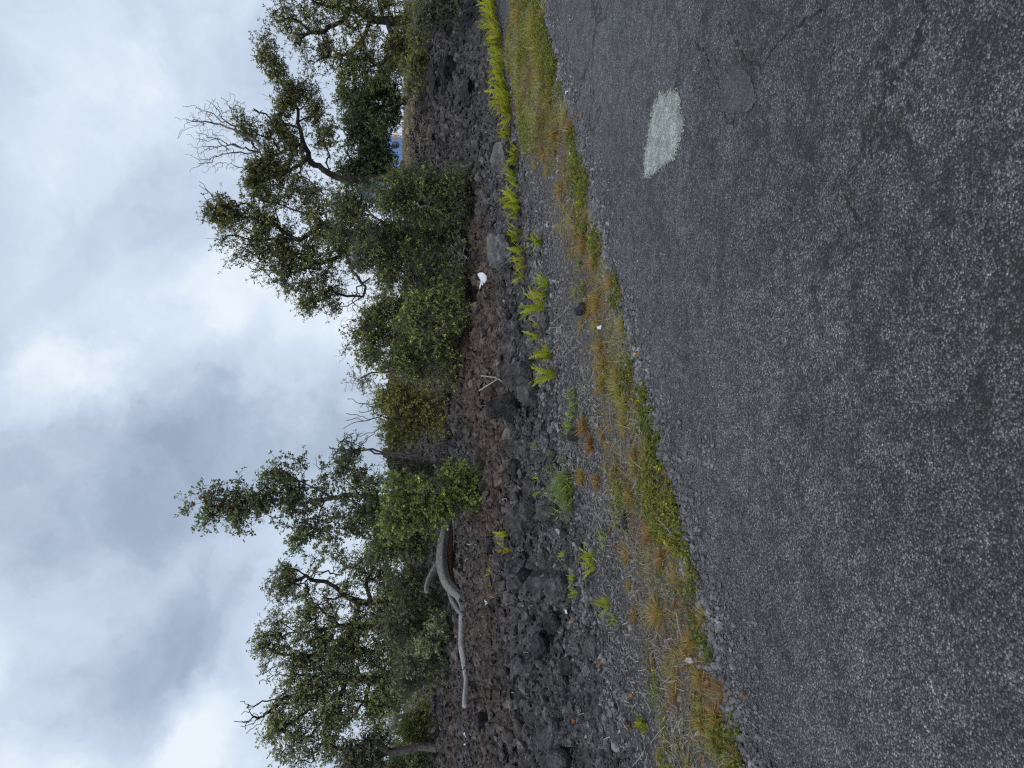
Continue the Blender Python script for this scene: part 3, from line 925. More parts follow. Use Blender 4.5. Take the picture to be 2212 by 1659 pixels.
def plant(name, label, cat, dist, base, limbs, blobs, n=500, leaf='dull', wood='wood_dark', base_r=.09, ros=5, nl=7, ll=.047, ros_r=.09,
          bare=.12, seed=1, group=None, cl=9, sig=.13, dead=None, stems=True, tip_r=.003, depth=.8, root_pull=.12, tj=.12, base_tint=.42, wob=.16, lw=.5, expo=2.1, part='trunk'):
    """base (xo, yo) the foot in the picture or None; limbs: lists of (xo, yo[, depth offset]); blobs: (xo, yo, half height, half width[, depth offset])"""
    r0 = np.random.default_rng(seed)
    def W(p):
        return np.array(flat_at(p[0], p[1], dist + (p[2] if len(p) > 2 else 0)))
    f = flat_at(base[0], base[1], dist)
    foot = np.array([f.x, f.y, zat(f.x, f.y) - .08])
    sk = Skel(seed)
    sk.add(foot, -1)
    for lm in limbs:
        if sk.P and len(sk.P) == 1: sk.limb([W(p) for p in lm])
        else: sk.limb([W(p) for p in lm])
    if stems:
        for b in sorted(blobs, key=lambda b: -b[0]):
            c = np.array(flat_at(b[0], b[1], dist + (b[4] if len(b) > 4 else 0)))
            i = sk.near(c, .25)
            sk.path(i, c, .14, .14, .10)
    T, tt = sample_blobs(blobs, dist, n, r0, cl, sig, depth)
    gz = base_z(T[:, 0], T[:, 1])
    ok = T[:, 2] > gz + .04
    T, tt = T[ok], tt[ok]
    A_ = np.array(sk.P)
    order = np.argsort([np.min(np.linalg.norm(A_ - p, axis=1)) for p in T])
    tips, dirs, tins = [], [], []
    barem = r0.uniform(0, 1, len(T)) < bare
    for j in order:
        i = sk.near(T[j], root_pull)
        e = sk.path(i, T[j], .11, wob, .10)
        if not barem[j]:
            d = sk.P[e] - sk.P[sk.par[e]]
            tips.append(sk.P[e]); dirs.append(d / (np.linalg.norm(d) + 1e-9)); tins.append(tt[j])
        else:   # a spray of bare twigs
            for _ in range(4):
                sk.path(e, sk.P[e] + r0.normal(0, .10, 3) + np.array([0, 0, .04]), .05, .3, .1)
    tips = np.array(tips); dirs = np.array(dirs); tins = np.array(tins)
    # twiglets with a rosette each
    C = np.repeat(tips, ros, 0) + r0.normal(0, 1, (len(tips) * ros, 3)) * ros_r * np.array([1, 1, .8])
    ax = (C - np.repeat(tips, ros, 0)) / ros_r * .5 + np.repeat(dirs, ros, 0) * .5 + np.array([0, 0, .55]) + r0.normal(0, .3, C.shape)
    tn = base_tint + np.repeat(tins, ros) + r0.normal(0, .10, len(C)) + (r0.uniform(0, 1, len(C)) > .93) * .28
    V, Q_, tv = rosettes(C, ax, r0, nl, ll, lw, tn, tj=tj)
    rad, w = sk.radii(base_r, tip_r, expo)
    SV, SQ = skel_mesh(sk, rad)
    TP0 = np.repeat(tips, ros, 0); n2 = len(C)
    tv2, tq2 = tubes(TP0, C, np.full(n2, tip_r), np.full(n2, tip_r * .7), 3)
    root = empty(name, foot)
    tag(root, label, cat, group)
    np_obj(part, np.concatenate([SV, tv2]) - foot, [SQ, tq2 + len(SV)], M[wood], root)
    np_obj('crown', V - foot, [Q_], M['leaf_' + leaf], root, tint=tv)
    if dead:
        for dl in dead:
            dead_part(root, foot, dl, dist, seed + 5)
    return root, foot, C


def dead_sk(dl, dist, seed):
    """dl: dict(limbs=[...], blobs=[...], n=.., r=..)"""
    r0 = np.random.default_rng(seed)
    sk = Skel(seed)
    for lm in dl['limbs']:
        sk.limb([np.array(flat_at(p[0], p[1], dist + (p[2] if len(p) > 2 else r0.normal(0, .12)))) for p in lm], .11, .17)
    if dl.get('blobs'):
        T, _ = sample_blobs(dl['blobs'], dist, dl['n'], r0, 3, .10, .9)
        A_ = np.array(sk.P)
        for j in np.argsort([np.min(np.linalg.norm(A_ - p, axis=1)) for p in T]):
            i = sk.near(T[j], .22)
            if np.linalg.norm(sk.P[i] - T[j]) > .75: continue
            sk.path(i, T[j], .06, .30, .13)
    rad, w = sk.radii(dl.get('r', .03), dl.get('tip', .0035), 2.0)
    return skel_mesh(sk, rad)


def dead_part(root, foot, dl, dist, seed, name='dead_branch'):
    V, Q_ = dead_sk(dl, dist, seed)
    np_obj(name, V - foot, [Q_], M[dl.get('mat', 'wood_dead')], root)


# --- the wind-blown pair of trees behind the thicket
plant('windblown_tree', 'tallest dark tree leaning over the thicket with a bare dead top', 'tree', 15.0, (930, 395),
      [[(860, 392), (740, 388), (710, 374), (690, 358), (665, 343), (655, 310), (649, 280), (644, 238), (625, 205), (609, 182), (591, 150), (572, 118), (560, 92)],
       [(655, 310), (630, 320), (606, 330), (580, 340), (560, 345)],
       [(665, 343), (640, 360), (612, 372), (585, 385), (565, 392)],
       [(644, 238), (655, 232), (668, 214), (676, 190)],
       [(644, 260), (670, 252), (690, 236)],
       [(712, 374), (705, 352), (712, 335), (700, 312), (690, 298)],
       [(705, 345), (695, 330), (672, 300)],
       [(606, 330), (590, 300), (560, 292), (530, 275)],
       [(649, 280), (620, 270), (600, 255)]],
      [(563, 90, 24, 20), (548, 72, 12, 10), (580, 118, 26, 22), (592, 150, 22, 24), (570, 140, 14, 16), (622, 160, 22, 26), (640, 195, 28, 28), (618, 205, 22, 28), (671, 186, 17, 17), (684, 230, 22, 26), (664, 250, 18, 18),
       (612, 240, 24, 26), (600, 275, 28, 30), (582, 300, 24, 24), (622, 310, 30, 32), (524, 268, 15, 17), (535, 290, 14, 15), (672, 285, 16, 15), (700, 280, 22, 22), (702, 310, 20, 22), (590, 345, 28, 26), (560, 362, 22, 22),
       (548, 392, 20, 22), (575, 405, 28, 28), (610, 380, 34, 34), (640, 350, 26, 30), (650, 405, 30, 34)],
      n=1020, leaf='olive', base_r=.064, ros=5, nl=7, ll=.047, bare=.10, seed=3, base_tint=.27, cl=8, sig=.10, stems=False, ros_r=.075,
      dead=[dict(limbs=[[(578, 325), (545, 300), (510, 282), (470, 268), (440, 262), (415, 262), (395, 257), (378, 253)], [(440, 262), (415, 275), (392, 285), (383, 300)], [(415, 262), (400, 266), (385, 298)],
                        [(510, 282), (488, 262), (470, 236), (455, 222), (446, 216)], [(488, 262), (462, 246), (440, 240), (424, 232)], [(545, 300), (520, 268), (500, 240), (490, 218), (484, 212)], [(520, 268), (530, 245), (512, 222), (508, 208)],
                        [(560, 325), (530, 318), (500, 312), (470, 300), (440, 290), (422, 283)], [(500, 312), (470, 318), (440, 316), (418, 318), (405, 312)], [(470, 300), (450, 306), (425, 300), (402, 290)],
                        [(562, 330), (530, 332), (500, 330), (470, 338), (445, 345), (420, 340), (400, 334)], [(470, 338), (448, 352), (424, 362), (410, 372)], [(590, 395), (560, 385), (545, 370), (520, 362), (498, 352), (475, 352)],
                        [(545, 370), (530, 362), (538, 345)], [(545, 300), (560, 262), (548, 240)]],
                 blobs=[(440, 255, 45, 30), (480, 240, 30, 22), (510, 250, 35, 35), (440, 310, 35, 30), (480, 320, 40, 30), (450, 350, 30, 22), (510, 355, 30, 20), (495, 285, 30, 25)], n=420, r=.040, tip=.0036, mat='wood_dead'),
            dict(limbs=[[(600, 262), (578, 250), (566, 244), (556, 240), (550, 236)]], blobs=[(562, 244, 10, 8)], n=8, r=.018, mat='wood_dark'),
            dict(limbs=[[(690, 230), (695, 215), (690, 200)]], blobs=[(690, 205, 14, 10)], n=40, r=.012, mat='wood_dead')])

plant('broad_tree', 'broad rounded tree rising from the thicket with open branching crown', 'tree', 14.6, (930, 515),
      [[(860, 510), (800, 508), (760, 505), (707, 480), (675, 500), (647, 520), (620, 505), (609, 497), (590, 482), (574, 472), (555, 455), (540, 444), (520, 440)],
       [(707, 480), (690, 445), (675, 420), (658, 400), (630, 395)],
       [(647, 520), (610, 520), (570, 518), (530, 515), (495, 508)],
       [(609, 497), (598, 465), (590, 440), (560, 425)],
       [(760, 505), (745, 545), (720, 560), (690, 570), (650, 585), (600, 590), (570, 595)],
       [(745, 545), (760, 585), (790, 620), (784, 641), (750, 640), (714, 625), (690, 640)],
       [(784, 641), (760, 655), (735, 662)],
       [(690, 570), (640, 555), (600, 555), (560, 560)],
       [(720, 500), (680, 470), (640, 455), (600, 440)]],
      [(462, 450, 20, 16), (478, 470, 24, 24), (502, 462, 28, 28), (500, 495, 30, 26), (470, 505, 18, 18), (530, 440, 28, 26), (560, 425, 28, 26), (600, 430, 34, 30), (550, 480, 34, 34), (490, 535, 20, 20), (520, 545, 30, 30), (545, 572, 24, 18),
       (572, 545, 34, 34), (600, 500, 38, 40), (610, 560, 34, 34), (590, 602, 24, 24), (625, 605, 26, 26), (650, 560, 36, 38), (650, 470, 40, 40), (650, 630, 18, 20), (670, 600, 30, 34), (662, 655, 14, 14), (690, 640, 28, 26), (715, 660, 22, 14),
       (730, 630, 28, 28), (700, 570, 40, 40), (750, 662, 16, 14), (700, 500, 40, 40), (740, 540, 36, 50), (690, 440, 36, 36)],
      n=1300, leaf='olive', base_r=.078, ros=5, nl=7, ll=.047, bare=.12, seed=5, base_tint=.30, cl=8, sig=.11, stems=False, ros_r=.08,
      dead=[dict(limbs=[[(480, 440), (462, 430), (452, 415), (440, 408), (430, 400)], [(462, 430), (448, 432), (440, 440)], [(452, 415), (440, 398), (430, 392)]], blobs=[(446, 420, 16, 16)], n=20, r=.015, tip=.003),
            dict(limbs=[[(490, 470), (465, 468), (440, 465), (425, 468)], [(465, 468), (450, 455), (435, 458)]], blobs=[(445, 465, 20, 12)], n=24, r=.014, tip=.003),
            dict(limbs=[[(700, 420), (668, 392), (655, 360), (640, 345)], [(690, 405), (660, 405), (640, 395)]], blobs=[(660, 385, 30, 30), (690, 400, 30, 30)], n=90, r=.02, tip=.003),
            dict(limbs=[[(800, 600), (770, 620), (760, 650), (775, 665)], [(790, 610), (760, 600), (740, 610)]], blobs=[(780, 640, 28, 30), (760, 670, 20, 12)], n=90, r=.018, tip=.003, mat='wood_dark')])

plant('olive_tree', 'olive-green spreading tree at the road end of the slope above dark lava', 'tree', 15.5, (925, 40),
      [[(880, 42), (840, 45), (800, 40), (790, 30), (760, 20), (720, 15), (680, 5)],
       [(800, 40), (794, 60), (780, 90), (760, 110), (735, 120)],
       [(760, 20), (730, 50), (700, 70), (660, 75), (630, 70)],
       [(840, 45), (850, 80), (840, 120), (820, 140)],
       [(735, 120), (700, 125), (680, 135)]],
      [(615, 40, 18, 26), (622, 75, 20, 28), (648, 100, 22, 26), (650, 50, 34, 40), (640, -10, 40, 40), (672, 132, 22, 16), (690, 100, 30, 36), (700, 50, 40, 45), (700, -10, 45, 45), (712, 160, 18, 18), (740, 150, 26, 26), (745, 100, 36, 40),
       (750, 40, 44, 45), (760, -20, 50, 40), (790, 130, 34, 36), (800, 70, 40, 44), (820, 10, 44, 44), (850, 120, 36, 38), (860, 60, 38, 50), (880, 105, 26, 34), (790, 165, 24, 20), (830, 160, 28, 24), (895, 20, 20, 50)],
      n=1020, leaf='olive', base_r=.11, ros=5, nl=7, ll=.046, bare=.05, seed=9, cl=9, sig=.12, base_tint=.46,
      dead=[dict(limbs=[[(770, 120), (740, 118), (720, 108), (700, 105)], [(740, 118), (718, 122), (705, 120)]], blobs=[(725, 115, 22, 14)], n=24, r=.02, tip=.003)])

plant('dark_tree', 'dense dark green tree standing in front of the blue shed', 'tree', 22.0, (868, 385),
      [[(860, 385), (840, 370), (820, 345), (800, 320), (780, 300), (760, 290)], [(840, 370), (800, 372), (770, 370), (745, 365)], [(820, 345), (830, 320), (822, 290), (800, 262), (780, 250)], [(830, 320), (845, 300), (838, 290)]],
      [(735, 372, 14, 20), (760, 345, 22, 26), (760, 385, 26, 22), (745, 320, 16, 18), (772, 300, 24, 28), (792, 345, 28, 28), (800, 385, 30, 26), (800, 310, 24, 26), (824, 360, 22, 26), (842, 385, 16, 16), (818, 335, 20, 20), (838, 352, 12, 14), (762, 270, 24, 18), (785, 258, 26, 22), (812, 270, 20, 18), (840, 345, 10, 14), (836, 318, 9, 10)],
      n=700, leaf='dark', base_r=.16, ros=6, nl=6, ll=.065, bare=.02, seed=13, cl=8, sig=.16, ros_r=.12, base_tint=.45, lw=.62)
plant('dark_tree', 'dense dark tree between the olive tree and the blue shed, sky showing through its limbs', 'tree', 21.0, (865, 205),
      [[(855, 215), (835, 225), (815, 235), (800, 240), (780, 235), (765, 220)], [(835, 225), (822, 205), (800, 195)], [(835, 225), (825, 250), (812, 258)]],
      [(752, 212, 18, 18), (770, 190, 26, 22), (775, 228, 24, 24), (795, 205, 24, 24), (796, 245, 16, 16), (815, 185, 26, 26), (840, 195, 24, 18), (845, 230, 14, 16), (852, 255, 10, 18), (838, 262, 12, 16), (826, 268, 14, 12)],
      n=520, leaf='dark', base_r=.12, ros=6, nl=6, ll=.06, bare=.04, seed=15, cl=8, sig=.14, ros_r=.11, base_tint=.6, lw=.62,
      dead=[dict(limbs=[[(760, 235), (745, 235), (738, 228), (730, 230)]], blobs=[(742, 232, 8, 6)], n=8, r=.012, tip=.003, mat='wood_dark')])

# --- the thicket
TH = 'shrubs of the dense thicket'
def bush(label, dist, base, blobs, n, seed, leaf='thicket', **kw):
    a = dict(base_r=.035, ros=5, nl=7, ll=.034, ros_r=.065, bare=.24, cl=7, sig=.085, root_pull=.2, wood='wood_grey', tip_r=.0024, expo=1.9, tj=.14, part='stems', lw=.66, base_tint=.52)
    a.update(kw)
    rb = random.Random(seed * 7)
    top = sorted(blobs, key=lambda b: b[0] - b[2])[:max(2, len(blobs) // 2)]
    sp = []
    for b in top:
        for _ in range(2):
            k = rb.uniform(.55, 1.25); sp.append((b[0] - b[2] * k, b[1] + rb.uniform(-.9, .9) * b[3], rb.uniform(7, 14), rb.uniform(5, 9), rb.uniform(-.2, .3)))
    blobs = blobs + sp
    return plant('shrub', label, 'shrub', dist, base, [], blobs, n=n, leaf=leaf, seed=seed, **a)

bush('shrub at the shed end of the thicket with a bleached twig spray', 12.0, (1000, 425),
     [(905, 398, 40, 26), (945, 400, 42, 32), (985, 400, 26, 30), (860, 385, 20, 18), (880, 440, 44, 34), (925, 440, 48, 38), (968, 445, 40, 38), (1000, 430, 18, 26), (850, 430, 30, 26)], 1050, 21, group=TH,
     dead=[dict(limbs=[[(935, 448), (905, 445), (885, 438), (872, 432)], [(905, 445), (890, 452), (874, 458)], [(920, 446), (900, 430), (880, 428)], [(925, 447), (910, 460), (895, 470)]], blobs=[(893, 445, 20, 16)], n=60, r=.016, tip=.004, mat='wood_brush')])
bush('tall grey-stemmed shrub under the broad tree, in the middle of the thicket', 12.6, (1000, 500),
     [(770, 470, 40, 36), (800, 510, 40, 36), (850, 480, 44, 40), (850, 530, 40, 36), (905, 500, 46, 40), (955, 510, 40, 38), (990, 505, 22, 32), (790, 430, 34, 32), (745, 440, 30, 30), (735, 490, 26, 30), (770, 520, 30, 26)], 1250, 22, group=TH, bare=.4, base_tint=.46)
bush('twiggy shrub above the white plastic scrap, leaves mixed with bare grey stems', 12.2, (1000, 580),
     [(830, 570, 32, 34), (860, 600, 40, 38), (900, 560, 44, 38), (905, 620, 44, 34), (950, 570, 40, 38), (985, 580, 24, 36), (940, 620, 44, 30), (800, 545, 30, 34), (770, 570, 26, 30)], 1150, 23, group=TH, bare=.42, base_tint=.48)
bush('low bright-leaved shrub spilling onto the brown rubble', 11.8, (1005, 680),
     [(930, 660, 40, 34), (965, 650, 34, 34), (950, 700, 38, 36), (985, 690, 24, 34), (900, 700, 36, 36)], 620, 24, group=TH, base_tint=.66, bare=.2)
bush('dense shrub with a spiky top beside the small yellow bloom', 12.8, (990, 690),
     [(800, 680, 26, 22), (800, 715, 32, 26), (840, 690, 36, 36), (850, 740, 38, 36), (875, 700, 40, 40), (795, 745, 28, 24), (830, 650, 16, 24), (880, 650, 30, 30)], 800, 25, group=TH, base_tint=.48, bare=.24)
bush('rounded shrub at the low end of the thicket next to the yellowish shrub', 12.3, (995, 780),
     [(800, 778, 24, 22), (830, 790, 26, 26), (870, 775, 36, 36), (910, 760, 40, 38), (950, 760, 36, 40), (985, 770, 24, 34), (930, 800, 40, 26), (970, 810, 28, 18)], 760, 26, group=TH, base_tint=.58, bare=.22)
plant('sapling', 'thin pale sapling leaning out from the low end of the thicket', 'sapling', 12.6, (960, 800), [[(860, 800), (820, 805), (790, 812), (775, 820)]],
      [(768, 822, 10, 10), (780, 828, 12, 12), (792, 815, 12, 10)], n=34, leaf='greygreen', base_r=.014, ros=5, nl=6, ll=.032, ros_r=.06, seed=27, stems=False, wood='wood_grey')
plant('sapling', 'thin sapling with yellowing leaves over the yellowish shrub', 'sapling', 13.4, (930, 862), [[(860, 866), (836, 862), (815, 858), (800, 856)]],
      [(798, 856, 8, 10), (806, 868, 8, 8), (818, 860, 8, 10)], n=24, leaf='yellow', base_r=.012, ros=4, nl=6, ll=.03, ros_r=.05, seed=28, stems=False, wood='wood_grey')
root, foot, C = plant('flowering_shrub', 'small shrub topped with yellow blossom in the gap behind the thicket', 'shrub', 14.0, (900, 668), [[(860, 668), (830, 667)]], [(824, 668, 8, 14), (838, 662, 10, 16)], n=40, leaf='bright', seed=29, base_r=.02, ll=.035, ros_r=.06, wood='wood_grey', part='stems')
V, Q_, tv = rosettes(C[C[:, 2] > np.median(C[:, 2])], np.array([[0, 0, 1.0]] * int((C[:, 2] > np.median(C[:, 2])).sum())), np.random.default_rng(2), 8, .04, .7)
np_obj('blossom', V - foot, [Q_], M['yflower'], root, tint=tv)
bush('yellowish olive shrub standing alone between the thicket and the slim tree', 13.2, (985, 890),
     [(845, 855, 24, 22), (840, 890, 20, 26), (836, 925, 16, 22), (870, 850, 32, 30), (880, 890, 40, 36), (880, 930, 34, 26), (915, 870, 36, 36), (920, 915, 36, 30), (955, 890, 26, 34), (850, 950, 14, 14)], 760, 31, leaf='yellow', group='shrubs standing apart on the slope', base_tint=.44, bare=.2, ll=.034,
     dead=[dict(limbs=[[(870, 905), (843, 903), (826, 898), (803, 905), (780, 908), (765, 904), (748, 908)], [(803, 905), (785, 900), (770, 895), (748, 893)], [(826, 898), (815, 895), (805, 885), (795, 878)], [(805, 885), (790, 890), (775, 888)], [(780, 908), (760, 915), (742, 926)],
                        [(870, 880), (826, 878), (800, 878), (785, 872), (768, 868), (750, 862)], [(785, 872), (778, 880)], [(860, 925), (830, 920), (810, 932), (795, 945), (785, 958)], [(810, 932), (798, 935), (785, 940), (772, 938)]], r=.018, tip=.0045, mat='wood_dark')])

# --- slim double-stemmed tree
plant('slim_tree', 'slim double-stemmed tree with a small leafy tuft at its top', 'tree', 12.7, (972, 996),
      [[(930, 992), (880, 985), (830, 978), (790, 972), (765, 972), (745, 975)], [(930, 992), (890, 990), (850, 984), (810, 980), (780, 968), (758, 980)]],
      [(742, 978, 11, 14), (756, 970, 12, 10), (764, 985, 14, 8), (735, 984, 6, 8), (775, 972, 14, 8)], n=60, leaf='ohia', base_r=.019, ros=4, nl=6, ll=.038, ros_r=.06, seed=33, stems=False, wood='wood_dead', tip_r=.006, expo=5.5,
      dead=[dict(limbs=[[(960, 996), (940, 975), (925, 965), (905, 950)], [(940, 975), (950, 960), (965, 950)], [(925, 965), (915, 975)]], blobs=[(940, 970, 30, 26)], n=60, r=.012, tip=.003)])
# --- tall narrow tree with red flowers
root, foot, C = plant('flowering_tree', 'tall narrow tree with a pointed crown and red blossoms near its tip', 'tree', 12.0, (1000, 1085),
      [[(950, 1082), (880, 1080), (836, 1078), (780, 1072), (740, 1070), (714, 1075), (680, 1080), (650, 1090), (626, 1085), (580, 1080), (542, 1082), (500, 1084), (460, 1082), (432, 1080)],
       [(714, 1075), (680, 1055), (650, 1040), (625, 1025), (600, 1020)], [(650, 1040), (660, 1015), (650, 998)], [(640, 1088), (628, 1112), (640, 1140), (645, 1165)], [(700, 1078), (690, 1110), (680, 1140)], [(626, 1085), (600, 1070), (585, 1058)],
       [(542, 1082), (520, 1100), (510, 1120)], [(560, 1082), (530, 1062), (508, 1055)], [(780, 1072), (750, 1040), (742, 1020)], [(800, 1075), (780, 1110), (760, 1140)], [(500, 1084), (480, 1100), (465, 1110)]],
      [(408, 1100, 10, 12), (416, 1080, 14, 16), (432, 1112, 16, 18), (440, 1085, 18, 22), (462, 1110, 16, 20), (470, 1075, 18, 18), (488, 1098, 16, 20), (506, 1062, 12, 14), (505, 1120, 14, 18), (520, 1090, 18, 18), (518, 1145, 9, 10), (535, 1108, 16, 14), (530, 1072, 16, 14), (548, 1078, 20, 20), (560, 1100, 18, 20), (570, 1070, 18, 18),
       (582, 1055, 18, 16), (580, 1088, 16, 18), (595, 1030, 16, 16), (602, 1012, 12, 9), (618, 1045, 20, 18), (628, 1080, 20, 20), (625, 1115, 16, 18), (640, 1018, 18, 14), (652, 998, 13, 10), (655, 1045, 22, 20), (640, 1150, 16, 16), (650, 1175, 14, 12), (665, 1145, 20, 20),
       (665, 1090, 24, 26), (690, 1060, 20, 24), (695, 1125, 24, 30), (700, 1168, 18, 20), (725, 1090, 26, 30), (728, 1040, 20, 28), (742, 1010, 14, 18), (745, 1140, 24, 30), (690, 1030, 16, 18), (760, 1070, 26, 30), (778, 1025, 22, 26), (790, 1100, 26, 34), (800, 1055, 26, 34), (795, 1150, 24, 28), (825, 1120, 22, 30)],
      n=900, leaf='ohia', base_r=.05, ros=4, nl=7, ll=.048, bare=.08, seed=35, cl=5, sig=.075, stems=False, ros_r=.075, wood='wood_grey', base_tint=.45, expo=1.7, depth=.7, lw=.6)
FL = []
for xo, yo in ((420, 1092), (436, 1076), (445, 1082), (446, 1100), (470, 1094), (500, 1098), (506, 1108), (512, 1122), (452, 1068), (608, 1012), (460, 1104), (478, 1088)):
    FL += [np.array(flat_at(xo + rnd.uniform(-3, 3), yo + rnd.uniform(-3, 3), 11.85)) for _ in range(3)]
V, Q_, tv = rosettes(np.array(FL), np.array([[0, -.5, 1.0]] * len(FL)), np.random.default_rng(4), 16, .035, .25)
np_obj('blossom', V - foot, [Q_], M['flower'], root, tint=tv)

bush('bright green leafy shrub hiding the root end of the driftwood', LOGY - .3, (1020, 1065),
     [(860, 1060, 30, 34), (880, 1100, 34, 34), (850, 1130, 26, 26), (920, 1070, 34, 34), (925, 1115, 30, 28), (960, 1050, 34, 34), (965, 1090, 26, 30), (1000, 1050, 32, 34), (1020, 1075, 22, 28), (985, 1020, 26, 22), (1030, 1040, 14, 22), (962, 1098, 12, 10)], 820, 37, leaf='bright', group='shrubs standing apart on the slope',
     base_tint=.40, bare=.25, ll=.042, ros=4, sig=.08)
bush('twiggy shrub at the foot of the slim tree', 13.0, (985, 1020), [(890, 1010, 26, 20), (860, 1000, 24, 16), (920, 1020, 26, 22), (860, 1035, 26, 22), (955, 1000, 22, 18)], 260, 38, base_tint=.35, bare=.55, group='shrubs standing apart on the slope')
bush('olive shrub tangled around the lower stem of the tall narrow tree', 12.8, (980, 1150),
     [(840, 1150, 30, 30), (830, 1110, 26, 26), (870, 1170, 34, 30), (890, 1130, 30, 26), (820, 1190, 26, 26), (900, 1190, 30, 26), (930, 1160, 24, 26)], 560, 39, leaf='ohia', base_tint=.5, bare=.2, group='shrubs standing apart on the slope', ll=.04)

# --- the broad group of trees on the far side
plant('open_tree', 'airy tree with a crooked bare limb, next to the tall narrow tree', 'tree', 13.6, (950, 1290),
      [[(920, 1292), (880, 1298), (836, 1302), (800, 1302), (780, 1299), (745, 1285), (710, 1260), (688, 1255), (672, 1253), (661, 1243), (645, 1232), (630, 1228)], [(661, 1250), (635, 1255), (605, 1262), (585, 1270)],
       [(800, 1302), (790, 1262), (800, 1240), (775, 1230)], [(790, 1262), (765, 1262), (745, 1265)], [(745, 1285), (720, 1295), (700, 1290)]],
      [(632, 1222, 16, 12), (645, 1238, 14, 14), (618, 1235, 16, 16), (600, 1255, 18, 16), (582, 1268, 14, 14), (610, 1275, 18, 16), (632, 1262, 16, 16), (600, 1295, 16, 14), (640, 1295, 18, 18), (680, 1215, 14, 20), (692, 1290, 18, 18), (665, 1285, 14, 14), (712, 1305, 20, 20), (720, 1200, 18, 20),
       (770, 1235, 24, 24), (745, 1215, 20, 20), (790, 1210, 26, 24), (745, 1272, 18, 18), (800, 1265, 22, 20), (775, 1310, 22, 22), (830, 1240, 26, 26), (850, 1290, 28, 30), (815, 1320, 26, 26)],
      n=560, leaf='dull', base_r=.07, ros=4, nl=7, ll=.047, bare=.16, seed=41, cl=6, sig=.085, stems=False, ros_r=.08, base_tint=.46,
      dead=[dict(limbs=[[(735, 1245), (720, 1238), (700, 1236), (688, 1240), (670, 1250), (658, 1256)], [(700, 1236), (680, 1238), (665, 1248)]], r=.016, tip=.004, mat='wood_dark')])
plant('spreading_tree', 'many-limbed spreading tree behind the middle of the driftwood', 'tree', 13.8, (950, 1350),
      [[(920, 1348), (860, 1350), (801, 1351), (765, 1352), (731, 1351), (708, 1330), (686, 1306), (672, 1298), (660, 1292)], [(731, 1351), (700, 1360), (670, 1362), (640, 1365), (620, 1368)], [(765, 1352), (750, 1380), (714, 1405), (680, 1412), (640, 1415)],
       [(686, 1306), (670, 1320), (650, 1330), (635, 1345)], [(640, 1365), (620, 1352), (600, 1340)], [(680, 1412), (640, 1425), (600, 1410), (575, 1398)]],
      [(598, 1340, 14, 16), (590, 1358, 16, 14), (612, 1372, 18, 18), (572, 1390, 20, 18), (560, 1400, 12, 12), (590, 1402, 22, 22), (620, 1405, 22, 22), (580, 1428, 16, 16), (640, 1330, 16, 16), (650, 1365, 24, 24), (665, 1330, 16, 18), (650, 1420, 28, 26), (690, 1350, 24, 24), (690, 1390, 30, 28), (720, 1340, 20, 20),
       (730, 1390, 30, 30), (760, 1350, 30, 28), (770, 1400, 32, 32), (810, 1360, 34, 32), (820, 1410, 32, 32), (700, 1430, 28, 26), (850, 1350, 30, 30)],
      n=760, leaf='dull', base_r=.078, ros=5, nl=7, ll=.047, bare=.12, seed=43, cl=7, sig=.095, stems=False, ros_r=.08, base_tint=.50,
      dead=[dict(limbs=[[(600, 1440), (580, 1448), (568, 1455), (556, 1462)], [(590, 1460), (575, 1470), (560, 1478)]], r=.012, tip=.003)])
plant('broad_tree', 'wide tree with twisted dead branches poking out of its crown', 'tree', 13.5, (945, 1470),
      [[(920, 1468), (860, 1466), (800, 1468), (777, 1467), (745, 1470), (717, 1477), (700, 1490), (680, 1500), (650, 1510), (620, 1520), (600, 1522)], [(717, 1477), (690, 1465), (660, 1460), (630, 1462)], [(745, 1470), (730, 1520), (710, 1550), (680, 1575), (660, 1600)],
       [(800, 1468), (790, 1510), (770, 1540), (750, 1560)], [(700, 1490), (660, 1540), (630, 1560), (610, 1580)], [(710, 1550), (700, 1590), (690, 1615)]],
      [(592, 1475, 14, 18), (605, 1500, 20, 20), (598, 1530, 16, 18), (625, 1470, 24, 24), (630, 1540, 26, 26), (602, 1575, 20, 22), (590, 1595, 12, 12), (630, 1600, 22, 22), (622, 1625, 14, 14), (650, 1640, 16, 20), (655, 1500, 30, 30), (665, 1570, 30, 30), (660, 1615, 20, 22), (690, 1540, 30, 30), (690, 1470, 34, 34), (700, 1600, 26, 24),
       (716, 1622, 12, 14), (730, 1500, 34, 34), (735, 1560, 30, 30), (770, 1450, 36, 36), (775, 1520, 34, 32), (820, 1460, 36, 38), (815, 1530, 34, 28), (850, 1500, 32, 34), (795, 1560, 18, 18), (870, 1450, 34, 36), (880, 1510, 24, 26), (730, 1440, 30, 30)],
      n=1080, leaf='dull', base_r=.09, ros=5, nl=7, ll=.047, bare=.10, seed=45, cl=8, sig=.11, stems=False, ros_r=.08, base_tint=.53,
      dead=[dict(limbs=[[(640, 1500), (610, 1510), (591, 1523), (578, 1540), (565, 1548), (550, 1548), (538, 1558), (525, 1560), (505, 1558)], [(610, 1510), (595, 1512), (575, 1515), (556, 1522), (540, 1525), (531, 1530)], [(578, 1540), (565, 1558), (555, 1565), (548, 1572), (532, 1585)], [(556, 1522), (545, 1530), (533, 1528)], [(538, 1558), (528, 1570), (520, 1568)], [(565, 1548), (552, 1556), (540, 1565), (530, 1576)]], blobs=[(535, 1550, 20, 20)], n=26, r=.028, tip=.0045, mat='wood_dark')])
